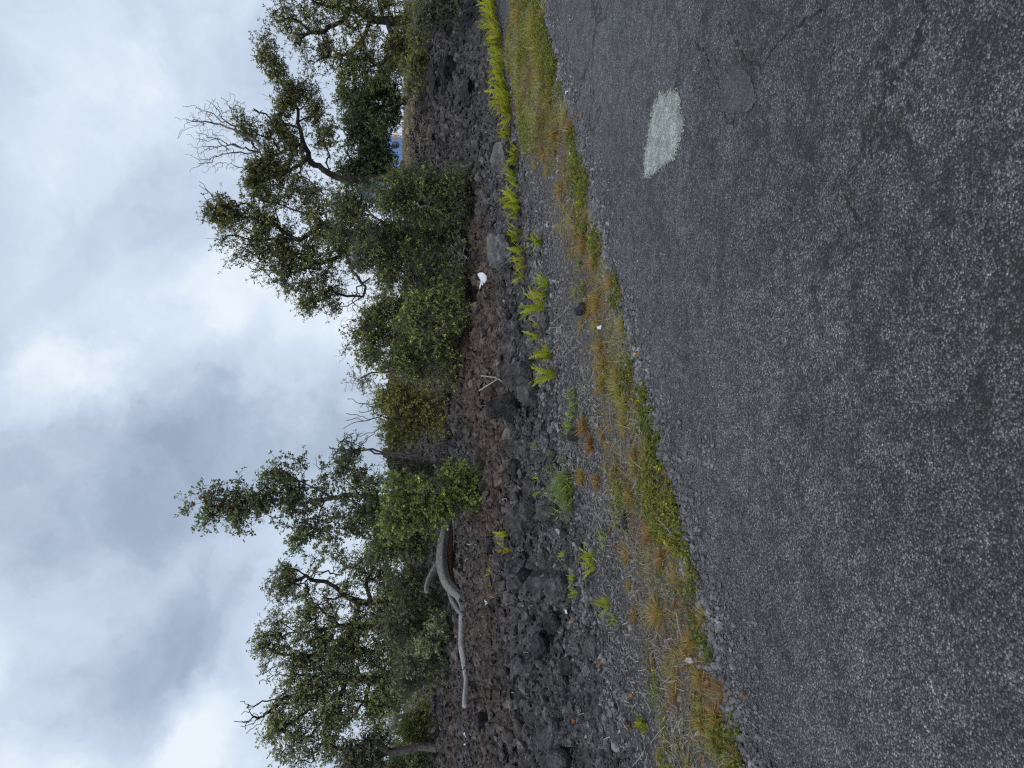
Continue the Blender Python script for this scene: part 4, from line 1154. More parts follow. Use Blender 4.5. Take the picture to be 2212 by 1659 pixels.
bush('thicket shrub right behind the driftwood with small yellow-green leaves', 12.4, (975, 1400),
     [(880, 1370, 36, 34), (900, 1420, 36, 34), (930, 1380, 30, 32), (940, 1430, 26, 30), (880, 1460, 34, 32), (920, 1460, 26, 26), (960, 1390, 18, 30)], 620, 47, leaf='greygreen', base_tint=.30, bare=.3, group='shrubs standing apart on the slope', ll=.034)
bush('shrub over the fork of the driftwood, dark inside with pale sprigs', 12.6, (965, 1300),
     [(900, 1240, 30, 28), (890, 1290, 34, 32), (925, 1260, 26, 26), (930, 1310, 26, 28), (900, 1335, 26, 22), (870, 1250, 26, 26)], 520, 48, leaf='thicket', base_tint=.38, bare=.4, group='shrubs standing apart on the slope')
bush('grey sprig shrub with round pale leaves by the middle of the driftwood', 12.0, (965, 1370), [(938, 1385, 18, 12), (925, 1398, 14, 12), (945, 1365, 14, 12)], 70, 49, leaf='greygreen', base_tint=.6, bare=.1, ll=.047, group='shrubs standing apart on the slope')
bush('low green mound shrub near the tip of the driftwood', 15.0, (935, 1575), [(905, 1560, 22, 26), (912, 1590, 20, 22), (888, 1580, 18, 20), (915, 1530, 18, 22)], 330, 50, leaf='olive', base_tint=.62, bare=.08, group='shrubs standing apart on the slope', ll=.036)
bush('pinkish grey half-dead shrub on the skyline beside the lone trunk', 19.0, (905, 1560), [(868, 1550, 24, 24), (880, 1580, 18, 22), (850, 1575, 14, 18)], 260, 51, leaf='greygreen', base_tint=.45, bare=.75, wood='wood_brush', group='shrubs standing apart on the slope')
plant('leaning_tree', 'grey-green tree with a leaning bare trunk at the edge of the slope', 'tree', 14.5, (935, 1612),
      [[(928, 1614), (890, 1618), (860, 1622), (822, 1631), (795, 1632), (775, 1625), (760, 1620)], [(822, 1631), (800, 1650), (780, 1660), (755, 1662)], [(845, 1624), (815, 1608), (800, 1600)]],
      [(752, 1625, 20, 22), (778, 1608, 18, 16), (745, 1650, 24, 22), (785, 1640, 24, 24), (770, 1670, 26, 26), (805, 1600, 14, 16), (815, 1650, 20, 22), (830, 1610, 14, 14), (820, 1590, 10, 12)],
      n=420, leaf='greygreen', base_r=.085, ros=4, nl=7, ll=.042, bare=.2, seed=53, cl=7, sig=.1, stems=False, ros_r=.08, wood='wood_grey', base_tint=.35, expo=3.0)
bush('dark low shrub at the bottom corner of the slope under the leaning tree', 14.8, (945, 1650), [(890, 1650, 24, 20), (915, 1640, 20, 26), (860, 1665, 26, 20)], 240, 54, leaf='dull', base_tint=.45, bare=.2, group='shrubs standing apart on the slope')
bush('grey-green shrub on the lava right under the olive tree', 13.0, (1000, 20), [(930, 15, 26, 30), (950, -20, 30, 30), (965, 25, 24, 26), (985, 5, 16, 26), (920, 45, 18, 20)], 420, 55, leaf='greygreen', base_tint=.15, bare=.4, group='shrubs standing apart on the slope')
bush('shrubby growth at the foot of the olive tree', 14.2, (935, 95), [(905, 80, 22, 36), (900, 130, 22, 30), (915, 30, 18, 40), (895, 160, 16, 20), (884, 192, 13, 18)], 400, 56, leaf='olive', base_tint=.52, bare=.2, group='shrubs standing apart on the slope', ll=.036)
# trees far off, seen through the gaps
for k, (xo, yo, d0, sc_, lb) in enumerate([(855, 1180, 34, 1.0, 'distant dark tree seen through the gap beside the airy tree'), (850, 1300, 36, 1.1, 'distant tree seen under the crooked bare limb'),
                                          (856, 1400, 32, 1.0, 'distant tree hidden behind the many-limbed tree'), (850, 1500, 38, 1.2, 'distant tree showing under the wide tree'), (842, 560, 34, 1.1, 'distant tree behind the middle of the thicket'),
                                          (850, 120, 34, 1.0, 'distant tree behind the olive tree'), (862, 1640, 36, .8, 'distant tree behind the leaning trunk')]):
    plant('distant_tree', lb, 'tree', d0, (880, yo), [[(870, yo), (855, yo + 3)]], [(xo, yo, 14 * sc_, 24 * sc_), (xo - 6, yo + 22, 12 * sc_, 18 * sc_), (xo + 4, yo - 24, 11 * sc_, 18 * sc_)], n=160, leaf='dark' if k % 2 else 'dull', base_r=.12, ros=5, nl=6, ll=.11, ros_r=.22, sig=.25, seed=60 + k, group='distant trees beyond the slope', bare=.03)
# heap of dead brush
def brush(name, label, dist, limbs, blobs, n, seed, mat='wood_brush', r=.02, tip=.004):
    V, Q_ = dead_sk(dict(limbs=limbs, blobs=blobs, n=n, r=r, tip=tip), dist, seed)
    c = V.mean(0); c[2] = V[:, 2].min()
    o = np_obj(name, V, [Q_], M[mat], origin=c)
    return tag(o, label, 'brush')
brush('brush_pile', 'bleached heap of dead branches in front of the blue shed', 14.5, [[(925, 300), (900, 300), (885, 320), (875, 345)], [(900, 300), (890, 275), (880, 250)], [(905, 300), (905, 330), (880, 340)], [(910, 290), (915, 260), (905, 245)], [(918, 290), (930, 270), (925, 250)], [(905, 305), (878, 300), (870, 285)]],
      [(895, 300, 24, 34), (890, 330, 18, 22), (905, 270, 20, 26), (915, 300, 18, 40)], 330, 71)
brush('brush_tangle', 'dry grey twigs lying on the dark lava under the olive tree', 13.8, [[(960, 110), (935, 90), (925, 60)], [(940, 95), (945, 70), (960, 50)], [(945, 100), (930, 120), (935, 150)]], [(940, 90, 18, 36)], 90, 72, 'wood_dead', .014, .003)
brush('brush_tangle', 'bare twig tangle at the dark foot of the thicket above the white scrap', 11.6, [[(1010, 560), (990, 545), (975, 530)], [(1000, 550), (985, 565), (975, 585)], [(1005, 555), (1005, 530), (990, 510)]], [(992, 550, 16, 44)], 130, 73, 'wood_dead', .012, .003)
brush('brush_tangle', 'bare twig tangle under the bright leafy shrub', 10.8, [[(1060, 1060), (1035, 1050), (1020, 1040)], [(1040, 1055), (1030, 1080), (1020, 1100)]], [(1035, 1060, 18, 30)], 90, 74, 'wood_dead', .010, .0025)
# ------------------------------------------------------------------ grass, weeds and ferns
M['grass_mix'] = mat_leaf('verge_grass', [(0, (.21, .085, .040)), (.22, (.33, .18, .065)), (.42, (.33, .26, .07)), (.62, (.27, .29, .06)), (.8, (.37, .37, .11)), (1, (.42, .36, .23))], .2, .6)
M['straw'] = mat_leaf('dry_straw', [(0, (.12, .09, .07)), (.4, (.28, .245, .21)), (.8, (.44, .40, .35)), (1, (.52, .48, .42))], .15, .7)
M['weed'] = mat_leaf('creeping_weed', [(0, (.065, .080, .018)), (.4, (.130, .150, .034)), (.75, (.215, .220, .048)), (.95, (.29, .28, .06)), (1, (.6, .48, .05))], .2, .5)
M['broad_grass'] = mat_leaf('broad_grass', [(0, (.10, .12, .03)), (.5, (.20, .27, .07)), (1, (.36, .40, .14))], .3, .45)
M['fern'] = mat_leaf('fern_frond', [(0, (.22, .12, .03)), (.2, (.22, .20, .03)), (.5, (.31, .34, .032)), (.8, (.48, .48, .045)), (1, (.58, .56, .09))], .3, .5)
M['rust'] = mat_leaf('dead_leaf', [(0, (.15, .06, .032)), (.5, (.30, .14, .07)), (1, (.44, .31, .20))], .15, .6)


def blades(base, dirs, L_, w, r0, droop=.5, seg=3, tint=None, curl=.15, taper=.15):
    """base (n,3), dirs (n,3) starting directions"""
    n = len(base); L_ = np.broadcast_to(L_, n).astype(float); w = np.broadcast_to(w, n).astype(float)
    d = dirs / np.linalg.norm(dirs, axis=1, keepdims=True)
    side = np.cross(d, np.array([0, 0, 1.0]) + r0.normal(0, .25, (n, 3))); side /= np.maximum(np.linalg.norm(side, axis=1, keepdims=True), 1e-6)
    p = base.copy(); rows = []
    cur = r0.normal(0, curl, (n, 3)); dr = np.broadcast_to(droop, n)
    for i in range(seg + 1):
        f = i / seg
        ww = (w * (1 - f * (1 - taper)))[:, None] * .5
        rows += [p - side * ww, p + side * ww]
        d = d + np.stack([0 * dr, 0 * dr, -dr / seg], 1) + cur / seg
        d /= np.linalg.norm(d, axis=1, keepdims=True)
        p = p + d * (L_ / seg)[:, None]
    V = np.stack(rows, 1).reshape(-1, 3); k = 2 * (seg + 1)
    q = np.array([[2 * i, 2 * i + 1, 2 * i + 3, 2 * i + 2] for i in range(seg)])
    Q_ = (q[None] + (np.arange(n) * k)[:, None, None]).reshape(-1, 4)
    t = np.full(n, .5) if tint is None else tint
    return V, Q_, np.repeat(np.clip(t, 0, 1), k)


def join(parts):
    Vs, Qs, Ts, off = [], [], [], 0
    for V, Q_, t in parts:
        Vs.append(V); Qs.append(Q_ + off); Ts.append(t); off += len(V)
    return np.concatenate(Vs), np.concatenate(Qs), np.concatenate(Ts)


def road_xy(d, s): return NX * d + NY * s, 4.6 + NY * d - NX * s


def verge_w(s): return .84 + .30 * (1 - sstep(-.8, 1.2, s)) + .8 * sstep(3.4, 5.6, s) + .25 * (vn(s * .9, s * 0 + 4, 8) - .5)

# creeping weeds: mats along the road edge and patches behind them
r0 = np.random.default_rng(201)
n = 95000
s_ = r0.uniform(-3.2, 7.6, n); d_ = -.06 + r0.uniform(0, 1, n) ** 1.35 * 2.2
w_ = verge_w(s_)
X, Y = road_xy(d_, s_)
mk = fbm(X * 2.6, Y * 2.6, 211, 4, .6)
band = np.exp(-((d_ - .14 - .10 * (vn(s_ * 1.4, s_ * 0, 213) - .5)) / .13) ** 2)
mk3 = fbm(X * 5.5, Y * 5.5, 217, 3, .6)
inner = np.clip(1.15 - d_ / w_, 0, 1)
dens = np.clip((mk - .51 + .12 * inner) * 5, 0, 1) * (d_ < w_) * .75 * np.clip((mk3 - .36) * 6, .05, 1) + .88 * band * np.clip((mk - .39) * 5, 0, 1) * np.clip((mk3 - .44) * 6, .04, .9)
dens = np.maximum(dens, (s_ > 3.4) * (d_ < w_) * .40 * sstep(3.2, 4.6, s_))
keep = r0.uniform(0, 1, n) < dens
X, Y, mk2, s2 = X[keep], Y[keep], mk[keep], s_[keep]
cl = .010 + .055 * np.clip((mk2 - .42) * 4, 0, 1) * r0.uniform(.2, 1, len(X)) * (1 + .8 * sstep(3, 5, s2))
P3 = np.stack([X, Y, base_z(X, Y) + cl], 1)
ax = np.array([0, 0, 1.0]) + r0.normal(0, .5, P3.shape)
V, Q_, tv = rosettes(P3, ax, r0, 6, .016, .6, np.where(r0.uniform(0, 1, len(X)) > .994, 1.2, np.clip(.42 + (mk2 - .5) * 1.2 + r0.normal(0, .18, len(X)), 0, .78)), tj=.14)
o = np_obj('creeping_weeds', V, [Q_], M['weed'], tint=tv)
tag(o, 'low green creeping weeds matted along the road edge', 'weeds', kind='stuff')

# dead straw lying about
n = 30000
s_ = r0.uniform(-3.2, 7.6, n); d_ = .05 + np.abs(r0.normal(.5, .5, n)) * (1 + .5 * sstep(-1.5, -.5, s_) * (1 - sstep(.5, 2, s_)))
X, Y = road_xy(d_, s_)
mk = fbm(X * 1.8, Y * 1.8, 221, 4, .6)
keep = r0.uniform(0, 1, n) < np.clip((mk - .40) * 5, .08, 1) * np.where(d_ < 1.7, 1, .12)
X, Y = X[keep], Y[keep]
n = len(X); a = r0.uniform(0, 2 * np.pi, n)
B = np.stack([X, Y, base_z(X, Y) + r0.uniform(.006, .035, n)], 1)
D = np.stack([np.cos(a), np.sin(a), r0.normal(.05, .28, n)], 1)
V, Q_, tv = blades(B, D, np.clip(r0.lognormal(-2.85, .5, n), .015, .16), .0036, r0, .1, 3, r0.normal(.32, .28, n) + (fbm(X * 2.5, Y * 2.5, 222, 3) - .5) * .8, .35, .6)
o = np_obj('dry_grass', V, [Q_], M['straw'], tint=tv)
tag(o, 'grey and straw-coloured dead grass strewn over the verge', 'dead grass', kind='stuff')

# short standing grass between the tussocks
n = 105000
s_ = r0.uniform(-3.2, 7.8, n); d_ = r0.uniform(0, 2.2, n); w_ = verge_w(s_)
X, Y = road_xy(d_, s_)
mk = fbm(X * 3.1 + 7, Y * 3.1, 231, 4, .6)
far = sstep(3.2, 5.2, s_)
keep = (d_ < w_) & (r0.uniform(0, 1, n) < np.clip((mk - .42 + .18 * far + .28 * np.clip(1.1 - d_ / w_, 0, 1)) * 5, 0, 1))
X, Y, mk, far = X[keep], Y[keep], mk[keep], far[keep]; n = len(X)
a = r0.uniform(0, 2 * np.pi, n)
B = np.stack([X, Y, base_z(X, Y)], 1); D = np.stack([np.cos(a) * .8, np.sin(a) * .8, np.ones(n)], 1)
V, Q_, tv = blades(B, D, r0.uniform(.02, .065, n) * (1 + .9 * far), .0042, r0, .7, 3, .42 + (vn(X * 3.2, Y * 3.2, 235) - .5) * 1.1 + .10 * far + r0.normal(0, .12, n) + (r0.uniform(0, 1, n) > .9) * .4, .4)
o = np_obj('verge_grass', V, [Q_], M['grass_mix'], tint=tv)
tag(o, 'short olive and brown grass growing on the verge', 'grass', kind='stuff')

# tussocks
def tussock_mesh(seed, brown, size=.115, nb=300, w=.0052):
    r0 = np.random.default_rng(seed)
    a = r0.uniform(0, 2 * np.pi, nb); el = r0.uniform(.1, 1.3, nb)
    D = np.stack([np.cos(a) * np.cos(el), np.sin(a) * np.cos(el), np.sin(el)], 1)
    B = np.stack([np.cos(a), np.sin(a), a * 0], 1) * (r0.uniform(0, .2, nb) * size)[:, None]
    L_ = size * r0.uniform(.5, 1.15, nb)
    V, Q_, tv = blades(B, D, L_, w, r0, 1.0, 4, np.clip(r0.normal(brown, .13, nb) + (r0.uniform(0, 1, nb) > .85) * .45, 0, 1), .35)
    return np_mesh('tussock', V, [Q_], tv, mat=M['grass_mix'])
TM = {'red': [tussock_mesh(300 + i, .08) for i in range(3)], 'brown': [tussock_mesh(310 + i, .27) for i in range(3)], 'olive': [tussock_mesh(320 + i, .50) for i in range(3)]}
TUS = [  # xo, yo, half width px, kind, label
    (1283, 564, 26, 'brown', 'brown grass tussock at the upper side of the verge below the largest pale boulder'),
    (1318, 613, 24, 'brown', 'brown-green tussock beside the rust-coloured stick'),
    (1286, 662, 20, 'brown', 'small brown tussock above the verge by the black stone'),
    (1342, 704, 22, 'olive', 'straw-topped tussock between two mats of green weed'),
    (1295, 749, 26, 'brown', 'brown tussock on the inner verge below the upright fern tufts'),
    (1303, 790, 26, 'brown', 'bushy brown tussock touching a green one'),
    (1330, 806, 26, 'olive', 'olive tussock just below the bushy brown one'),
    (1338, 842, 36, 'olive', 'largest olive grass tussock of the verge, blades arching over'),
    (1350, 880, 28, 'olive', 'green tussock against the large olive one'),
    (1300, 835, 20, 'brown', 'narrow brown tussock above the largest olive one'),
    (1262, 921, 26, 'red', 'reddish brown dead tussock in the loose straw'),
    (1275, 960, 26, 'red', 'rust-red withered tussock ringed by grey straw'),
    (1346, 917, 24, 'olive', 'olive tussock with yellow tips in the middle of the verge'),
    (1290, 1040, 22, 'red', 'dark red-brown tussock below the bright grass clump'),
    (1255, 1030, 24, 'brown', 'brown withered blades at the root of the bright grass clump'),
    (1372, 1010, 24, 'olive', 'green-brown tussock by the row of orange dead leaves'),
    (1362, 1071, 26, 'brown', 'brown tussock near the thin black slate'),
    (1405, 1150, 32, 'red', 'spiky reddish tussock bordering the widest green weed mat'),
    (1428, 1206, 28, 'red', 'spiky reddish tussock, lower one of the neighbouring pair'),
    (1496, 1246, 24, 'brown', 'small brown tussock at the crumbling road edge'),
    (1423, 1323, 40, 'brown', 'widest brown tussock with straw blades in the centre of the lower verge'),
    (1521, 1332, 30, 'brown', 'brown tussock with loose stems right on the road edge'),
    (1460, 1418, 26, 'brown', 'olive-brown tussock above the pale flat leaf'),
    (1458, 1507, 26, 'red', 'dark reddish tussock above the tussock on the road edge'),
    (1566, 1497, 32, 'red', 'red-brown tussock spilling onto the asphalt'),
    (1517, 1566, 28, 'brown', 'brown tussock beside the bent orange leaf'),
    (1596, 1638, 28, 'red', 'reddish tussock in the corner of the verge'),
    (1514, 1530, 24, 'olive', 'olive tussock between two brown ones near the corner'),
    (1545, 1600, 30, 'olive', 'lush green tussock in the corner of the verge'),
    (1187, 224, 24, 'brown', 'brownish tussock on the far verge by the white square scrap'),
    (1232, 282, 26, 'brown', 'brown-green tussock overhanging the road edge below the dense ferns'),
    (1197, 292, 22, 'red', 'reddish tussock on the far inner verge'),
    (1211, 410, 24, 'brown', 'brown tussock on gravel opposite the pale road patch'),
    (1232, 476, 22, 'olive', 'small olive tussock at the inner side of the far verge'),
    (1262, 525, 26, 'red', 'reddish tussock at the end of the far green weed strip'),
    (1242, 505, 18, 'brown', 'small brown tussock beside the reddish one'),
    (1175, 160, 26, 'brown', 'tall brown tuft in the thick far verge'),
    (1165, 110, 28, 'olive', 'tall green tuft in the thick far verge'),
    (1150, 60, 28, 'olive', 'pale green tuft where the verge is widest'),
    (1175, 30, 26, 'olive', 'green tuft leaning over the road at the far end'),
    (1120, 30, 24, 'brown', 'brown tuft behind the far green tufts'),
    (1220, 250, 22, 'olive', 'green tuft at the road edge near the orange leaf'),
]
for i, (xo, yo, hw, kd, lb) in enumerate(TUS):
    p = hit(xo + 6, yo)
    o = bpy.data.objects.new('grass_tussock', TM[kd][i % 3]); link(o)
    k = hw * p.y / F / .078
    o.scale = (k, k, k * .95); o.rotation_euler = (0, 0, rnd.uniform(0, 6.28)); o.location = p
    tag(o, lb, 'grass tussock', 'grass tussocks on the verge')

# small tufts that nothing tells apart
for i in range(150):
    s__ = rnd.uniform(-2.8, 6.0); d__ = rnd.uniform(.05, float(verge_w(np.array([s__]))[0]) + .15)
    x, y = road_xy(d__, s__)
    o = bpy.data.objects.new('small_tuft', TM[rnd.choice(['brown', 'olive', 'red', 'brown'])][i % 3]); link(o)
    k = rnd.uniform(.4, .85); o.scale = (k, k, k * .9); o.rotation_euler = (0, 0, rnd.uniform(0, 6.28)); o.location = (x, y, zat(x, y))
    tag(o, 'small tuft of thin grass dotted about the verge', 'grass tuft', 'small tufts on the verge')

# bright broad-leaved grass
def broad_clump(xo, yo, hv, hh, n, label, seed, L0=.12):
    r0 = np.random.default_rng(seed)
    p = hit(xo + hv * .8, yo); q = p.y / F
    parts = []
    ns = n // 6
    for i in range(ns):
        a = r0.uniform(0, 2 * np.pi); el = r0.uniform(.25, 1.35)
        h = hv * q * 1.7 * r0.uniform(.4, 1)
        d = np.array([math.cos(a) * math.cos(el), math.sin(a) * math.cos(el), math.sin(el)])
        b = np.array([r0.normal(0, hh * q * .38), r0.normal(0, hh * q * .3), 0])
        pts = b + d[None] * np.linspace(.15, 1, 6)[:, None] * h
        aa = r0.uniform(0, 2 * np.pi, 6)
        D = np.stack([np.cos(aa), np.sin(aa), r0.uniform(.1, .9, 6)], 1) + d * .5
        parts.append(blades(pts, D, L0 * r0.uniform(.6, 1.1, 6), .0115, r0, .6, 3, r0.normal(.5, .2, 6), .2, .1))
        parts.append(blades(b[None], d[None], h, .003, r0, .1, 3, np.array([.2]), .05, .6))
    V, Q_, tv = join(parts)
    o = bpy.data.objects.new('grass_clump', np_mesh('grass_clump', V, [Q_], tv, mat=M['broad_grass'])); link(o); o.location = p
    return tag(o, label, 'grass clump')
broad_clump(1207, 1062, 38, 50, 460, 'bright green broad-bladed grass clump beside a grey slab', 401)
broad_clump(1232, 880, 18, 40, 130, 'sprawling light green grass with pointed blades above the verge', 402, .09)
broad_clump(1226, 930, 14, 36, 90, 'thin pale green grass trailing on gravel beside the sprawling one', 403, .08)
broad_clump(1190, 1000, 12, 24, 40, 'few pale blades on gravel between the sprawling grass and the bright clump', 404, .07)
broad_clump(1300, 1160, 14, 22, 60, 'small green grass clump in the dry straw near the slate', 405, .06)
broad_clump(1248, 570, 12, 16, 50, 'small green seedling grass on gravel below the largest pale boulder', 406, .06)

# ferns
def frond_mesh(seed, L_=1.0, brown=False):
    r0 = np.random.default_rng(seed)
    n = 22; P_ = []; d = np.array([.22, 0, 1.0]); d /= np.linalg.norm(d); p = np.zeros(3)
    bend = r0.uniform(.25, .75)
    cur = []
    for i in range(n + 1):
        cur.append((p.copy(), d.copy()))
        p = p + d * L_ / n
        d = d + np.array([bend / n * (1 + i / n), 0, -bend / n * 1.1 * (i / n)]); d /= np.linalg.norm(d)
    V, Q_, T = [], [], []
    side = np.array([0, 1.0, 0])
    for i in range(n):
        (a, da), (b, db) = cur[i], cur[i + 1]
        k = len(V); w = .010 * (1 - .6 * i / n)
        V += [a - side * w, a + side * w, b + side * w, b - side * w]; Q_.append([k, k + 1, k + 2, k + 3]); T += [.25] * 4
        if i < 3: continue
        f = i / n
        pl = .085 * math.sin(math.pi * min(1, (f * .82 + .18))) ** .7 + .012
        for sg in (-1, 1):
            nn = np.cross(da, side)
            dr = side * sg * .9 + da * .42 + nn * r0.normal(-.15, .28); dr /= np.linalg.norm(dr)
            l = pl * r0.uniform(.8, 1.1); wv = da * .020
            k = len(V)
            V += [a - wv * .6, a + dr * l * .5 - wv * .8, a + dr * l, a + dr * l * .5 + wv, a + wv]
            Q_.append([k, k + 1, k + 3, k + 4]); Q_.append([k + 1, k + 2, k + 3, k + 3])
            t = (.08 if brown else .5 + .3 * f) + r0.normal(0, .08)
            T += [t - .05, t, t + .1, t, t - .05]
    quads = [q for q in Q_ if q[2] != q[3]]; tris = [q[:3] for q in Q_ if q[2] == q[3]]
    return np_mesh('frond', np.array(V), [np.array(quads), np.array(tris)], np.clip(T, 0, 1), mat=M['fern'])
FM = [frond_mesh(500 + i) for i in range(6)]; FB = [frond_mesh(520 + i, 1, True) for i in range(2)]

def ordinal(i):
    w = ['first', 'second', 'third', 'fourth', 'fifth', 'sixth', 'seventh', 'eighth', 'ninth', 'tenth', 'eleventh', 'twelfth', 'thirteenth', 'fourteenth', 'fifteenth', 'sixteenth', 'seventeenth', 'eighteenth', 'nineteenth', 'twentieth']
    if i < 20: return w[i]
    return ('twenty-' if i < 29 else 'thirty-') + w[(i - 20) % 10] if i != 29 else 'thirtieth'

def fern(xo, yo, hp, nf, label, group):
    p = hit(xo, yo); L_ = hp * p.y / F * rnd.uniform(1.12, 1.42)
    root = empty('fern', p, rnd.uniform(0, 6.28)); tag(root, label, 'fern', group)
    for k in range(int(nf * 1.3)):
        o = bpy.data.objects.new('frond', FB[k % 2] if rnd.random() < .17 else rnd.choice(FM)); link(o); o.parent = root
        l = L_ * rnd.uniform(.6, 1.08)
        o.scale = (l, l * 1.05, l)
        o.location = (rnd.uniform(-.03, .03), rnd.uniform(-.03, .03), 0)
        o.rotation_euler = (rnd.uniform(-.18, .18), rnd.uniform(-.25, .42), rnd.uniform(0, 6.28))
    return root
ROW = [(1072, 3, 38, 12), (1076, 22, 34, 12), (1078, 40, 44, 14), (1082, 56, 42, 13), (1084, 68, 36, 11), (1088, 82, 42, 12), (1086, 98, 38, 10), (1088, 114, 28, 9), (1092, 130, 34, 10), (1092, 146, 38, 10), (1092, 162, 36, 10), (1096, 176, 34, 10), (1102, 192, 44, 13), (1106, 208, 48, 14), (1108, 222, 46, 13), (1108, 236, 42, 12),
       (1108, 250, 38, 10), (1106, 266, 30, 9), (1106, 284, 34, 10), (1104, 300, 34, 9), (1120, 322, 28, 9), (1124, 338, 32, 10), (1122, 350, 26, 8), (1112, 364, 32, 9), (1118, 378, 36, 10), (1120, 392, 30, 8), (1124, 406, 30, 5), (1120, 424, 42, 12), (1126, 436, 36, 10), (1128, 452, 36, 10), (1122, 468, 26, 6)]
for i, (xo, yo, hp, nf) in enumerate(ROW):
    fern(xo, yo, hp, nf, 'yellow-green fern in the long row, %s from the road\'s far end' % ordinal(i), 'ferns in the long row')
FR = [(1130, 503, 38, 8, 'upright fern at the edge of the largest pale boulder'), (1126, 514, 26, 5, 'short fern sprig pressed to the largest pale boulder'), (1134, 545, 24, 7, 'small fern in front of the middle of the largest pale boulder'),
      (1137, 562, 24, 7, 'small fern in front of the lower end of the largest pale boulder'), (1140, 580, 30, 8, 'fern just past the largest pale boulder, thin fronds'), (1138, 597, 38, 9, 'tall fern ending the broken row past the largest pale boulder'),
      (1174, 522, 26, 9, 'small bushy fern alone on the gravel below the largest pale boulder'), (1188, 612, 40, 10, 'bushy fern with arching fronds at the start of the loose group'), (1186, 636, 38, 9, 'middle fern of the loose group with brown fronds at its base'),
      (1184, 662, 54, 9, 'long-fronded fern fanning out over the flat slab'), (1168, 725, 26, 3, 'two upright fern sprigs between slab and tuft'), (1170, 706, 16, 2, 'tiny fern sprig beside the flat slab'), (1198, 765, 50, 16, 'dense upright fern tuft with many fronds'), (1204, 808, 52, 13, 'spreading fern tuft in front of the stick boulder'),
      (1162, 965, 10, 3, 'tiny fern sprig low in the black rubble'), (1166, 1030, 12, 3, 'tiny fern sprig in the rubble near the bright grass clump'), (1172, 1062, 16, 4, 'short fern sprig just above the bright grass clump'),
      (1106, 1153, 26, 9, 'small fern tuft above the grey slabs below the driftwood root'), (1106, 1184, 24, 7, 'thin fern next to the small tuft below the driftwood root'), (1072, 1232, 14, 5, 'small sprig in the rubble below the thick bend of the driftwood'),
      (1072, 1264, 16, 6, 'yellow-green sprig in the rubble beneath the driftwood bend'), (1070, 1285, 10, 4, 'little yellow sprig farthest along under the driftwood bend'), (1228, 1197, 16, 5, 'short curled fern on the grey outcrop'), (1230, 1212, 10, 3, 'tiny browned fern beside the short curled one'),
      (1288, 1198, 26, 9, 'round young fern at the verge side of the small row'), (1290, 1222, 38, 9, 'long fern with clear leaflets in the small row'), (1248, 1253, 18, 6, 'yellow young fern below the grey outcrop'), (1252, 1282, 16, 5, 'yellow curled fern below the grey outcrop'),
      (1322, 1306, 24, 8, 'yellow fern at the upper end of the chain in the gravel'), (1330, 1332, 16, 5, 'short yellow fern in the middle of the gravel chain'), (1338, 1346, 14, 5, 'small yellow fern at the lower end of the gravel chain'),
      (1398, 1558, 30, 10, 'bright yellow fern alone in the gravel at the near end'), (1402, 1572, 26, 6, 'long yellow frond fern trailing beside the bright one'), (1008, 1500, 0, 0, '')]
for xo, yo, hp, nf, lb in FR:
    if nf: fern(xo, yo, hp * (1.45 if hp < 30 else 1.0), nf + (3 if hp < 30 else 0), lb, 'ferns apart from the long row')

# dry grass bank in front of the shed
n = 5000
xs, ys = [], []
r0 = np.random.default_rng(260)
for _ in range(n):
    p = flat_at(860, r0.uniform(225, 370), r0.uniform(17.6, 21.0)); xs.append(p.x); ys.append(p.y)
X, Y = np.array(xs), np.array(ys); a = r0.uniform(0, 6.28, n)
B = np.stack([X, Y, base_z(X, Y)], 1); D = np.stack([np.cos(a) * .7, np.sin(a) * .7, np.ones(n)], 1)
V, Q_, tv = blades(B, D, r0.uniform(.08, .26, n), .012, r0, .7, 2, r0.normal(.35, .2, n), .4)
o = np_obj('dry_bank_grass', V, [Q_], M['straw'], tint=tv)
tag(o, 'dry tan grass on the low bank before the shed', 'grass', kind='stuff')

# small pale twigs and dead scraps caught between the stones
X, Y = wedge(7000, 4.2, 17, 270, power=1.5)
d_, s_ = dist_road(X, Y), along(X, Y)
keep = d_ > 1.1
X, Y = X[keep], Y[keep]; n = len(X); r0 = np.random.default_rng(271)
a = r0.uniform(0, 6.28, n)
B = np.stack([X, Y, fine_z(X, Y) + r0.uniform(.015, .05, n)], 1); D = np.stack([np.cos(a), np.sin(a), r0.normal(.1, .3, n)], 1)
V, Q_, tv = blades(B, D, np.clip(r0.lognormal(-3.3, .6, n), .008, .12), r0.uniform(.003, .009, n), r0, .1, 2, r0.normal(.45, .3, n), .3, .6)
o = np_obj('twig_litter', V, [Q_], M['straw'], tint=tv)
tag(o, 'pale twig bits and dead scraps caught between the lava stones', 'litter', kind='stuff')
# ------------------------------------------------------------------ driftwood, litter, shed
M['drift'] = mat_wood('weathered_driftwood', (.06, .057, .055), (.23, .225, .223), (.44, .435, .435), (1.2, 26, 26), 1.6)
M['drift_end'] = mat_wood('pale_driftwood', (.13, .125, .12), (.32, .315, .31), (.50, .50, .50), (1.4, 16, 16), .8)
M['rot'] = mat_wood('rotten_brown_wood', (.02, .012, .008), (.085, .042, .020), (.20, .10, .045), (1.2, 14, 14), 1.0)
M['white'] = mat_plain('white_plastic', (.60, .63, .65), .45, .4)
M['blue'] = mat_plain('blue_painted_metal', (.20, .34, .66), .4, .5)
M['trim'] = mat_plain('white_trim_paint', (.72, .74, .76), .5)
M['brownwall'] = mat_plain('red_brown_boards', (.16, .06, .035), .8)
M['orange'] = mat_plain('orange_crate_paint', (.62, .30, .06), .7)
M['vent'] = mat_plain('grey_blue_vent', (.10, .12, .20), .5)
M['rustwood'] = mat_wood('rust_red_bark', (.08, .03, .018), (.22, .085, .045), (.36, .16, .09))


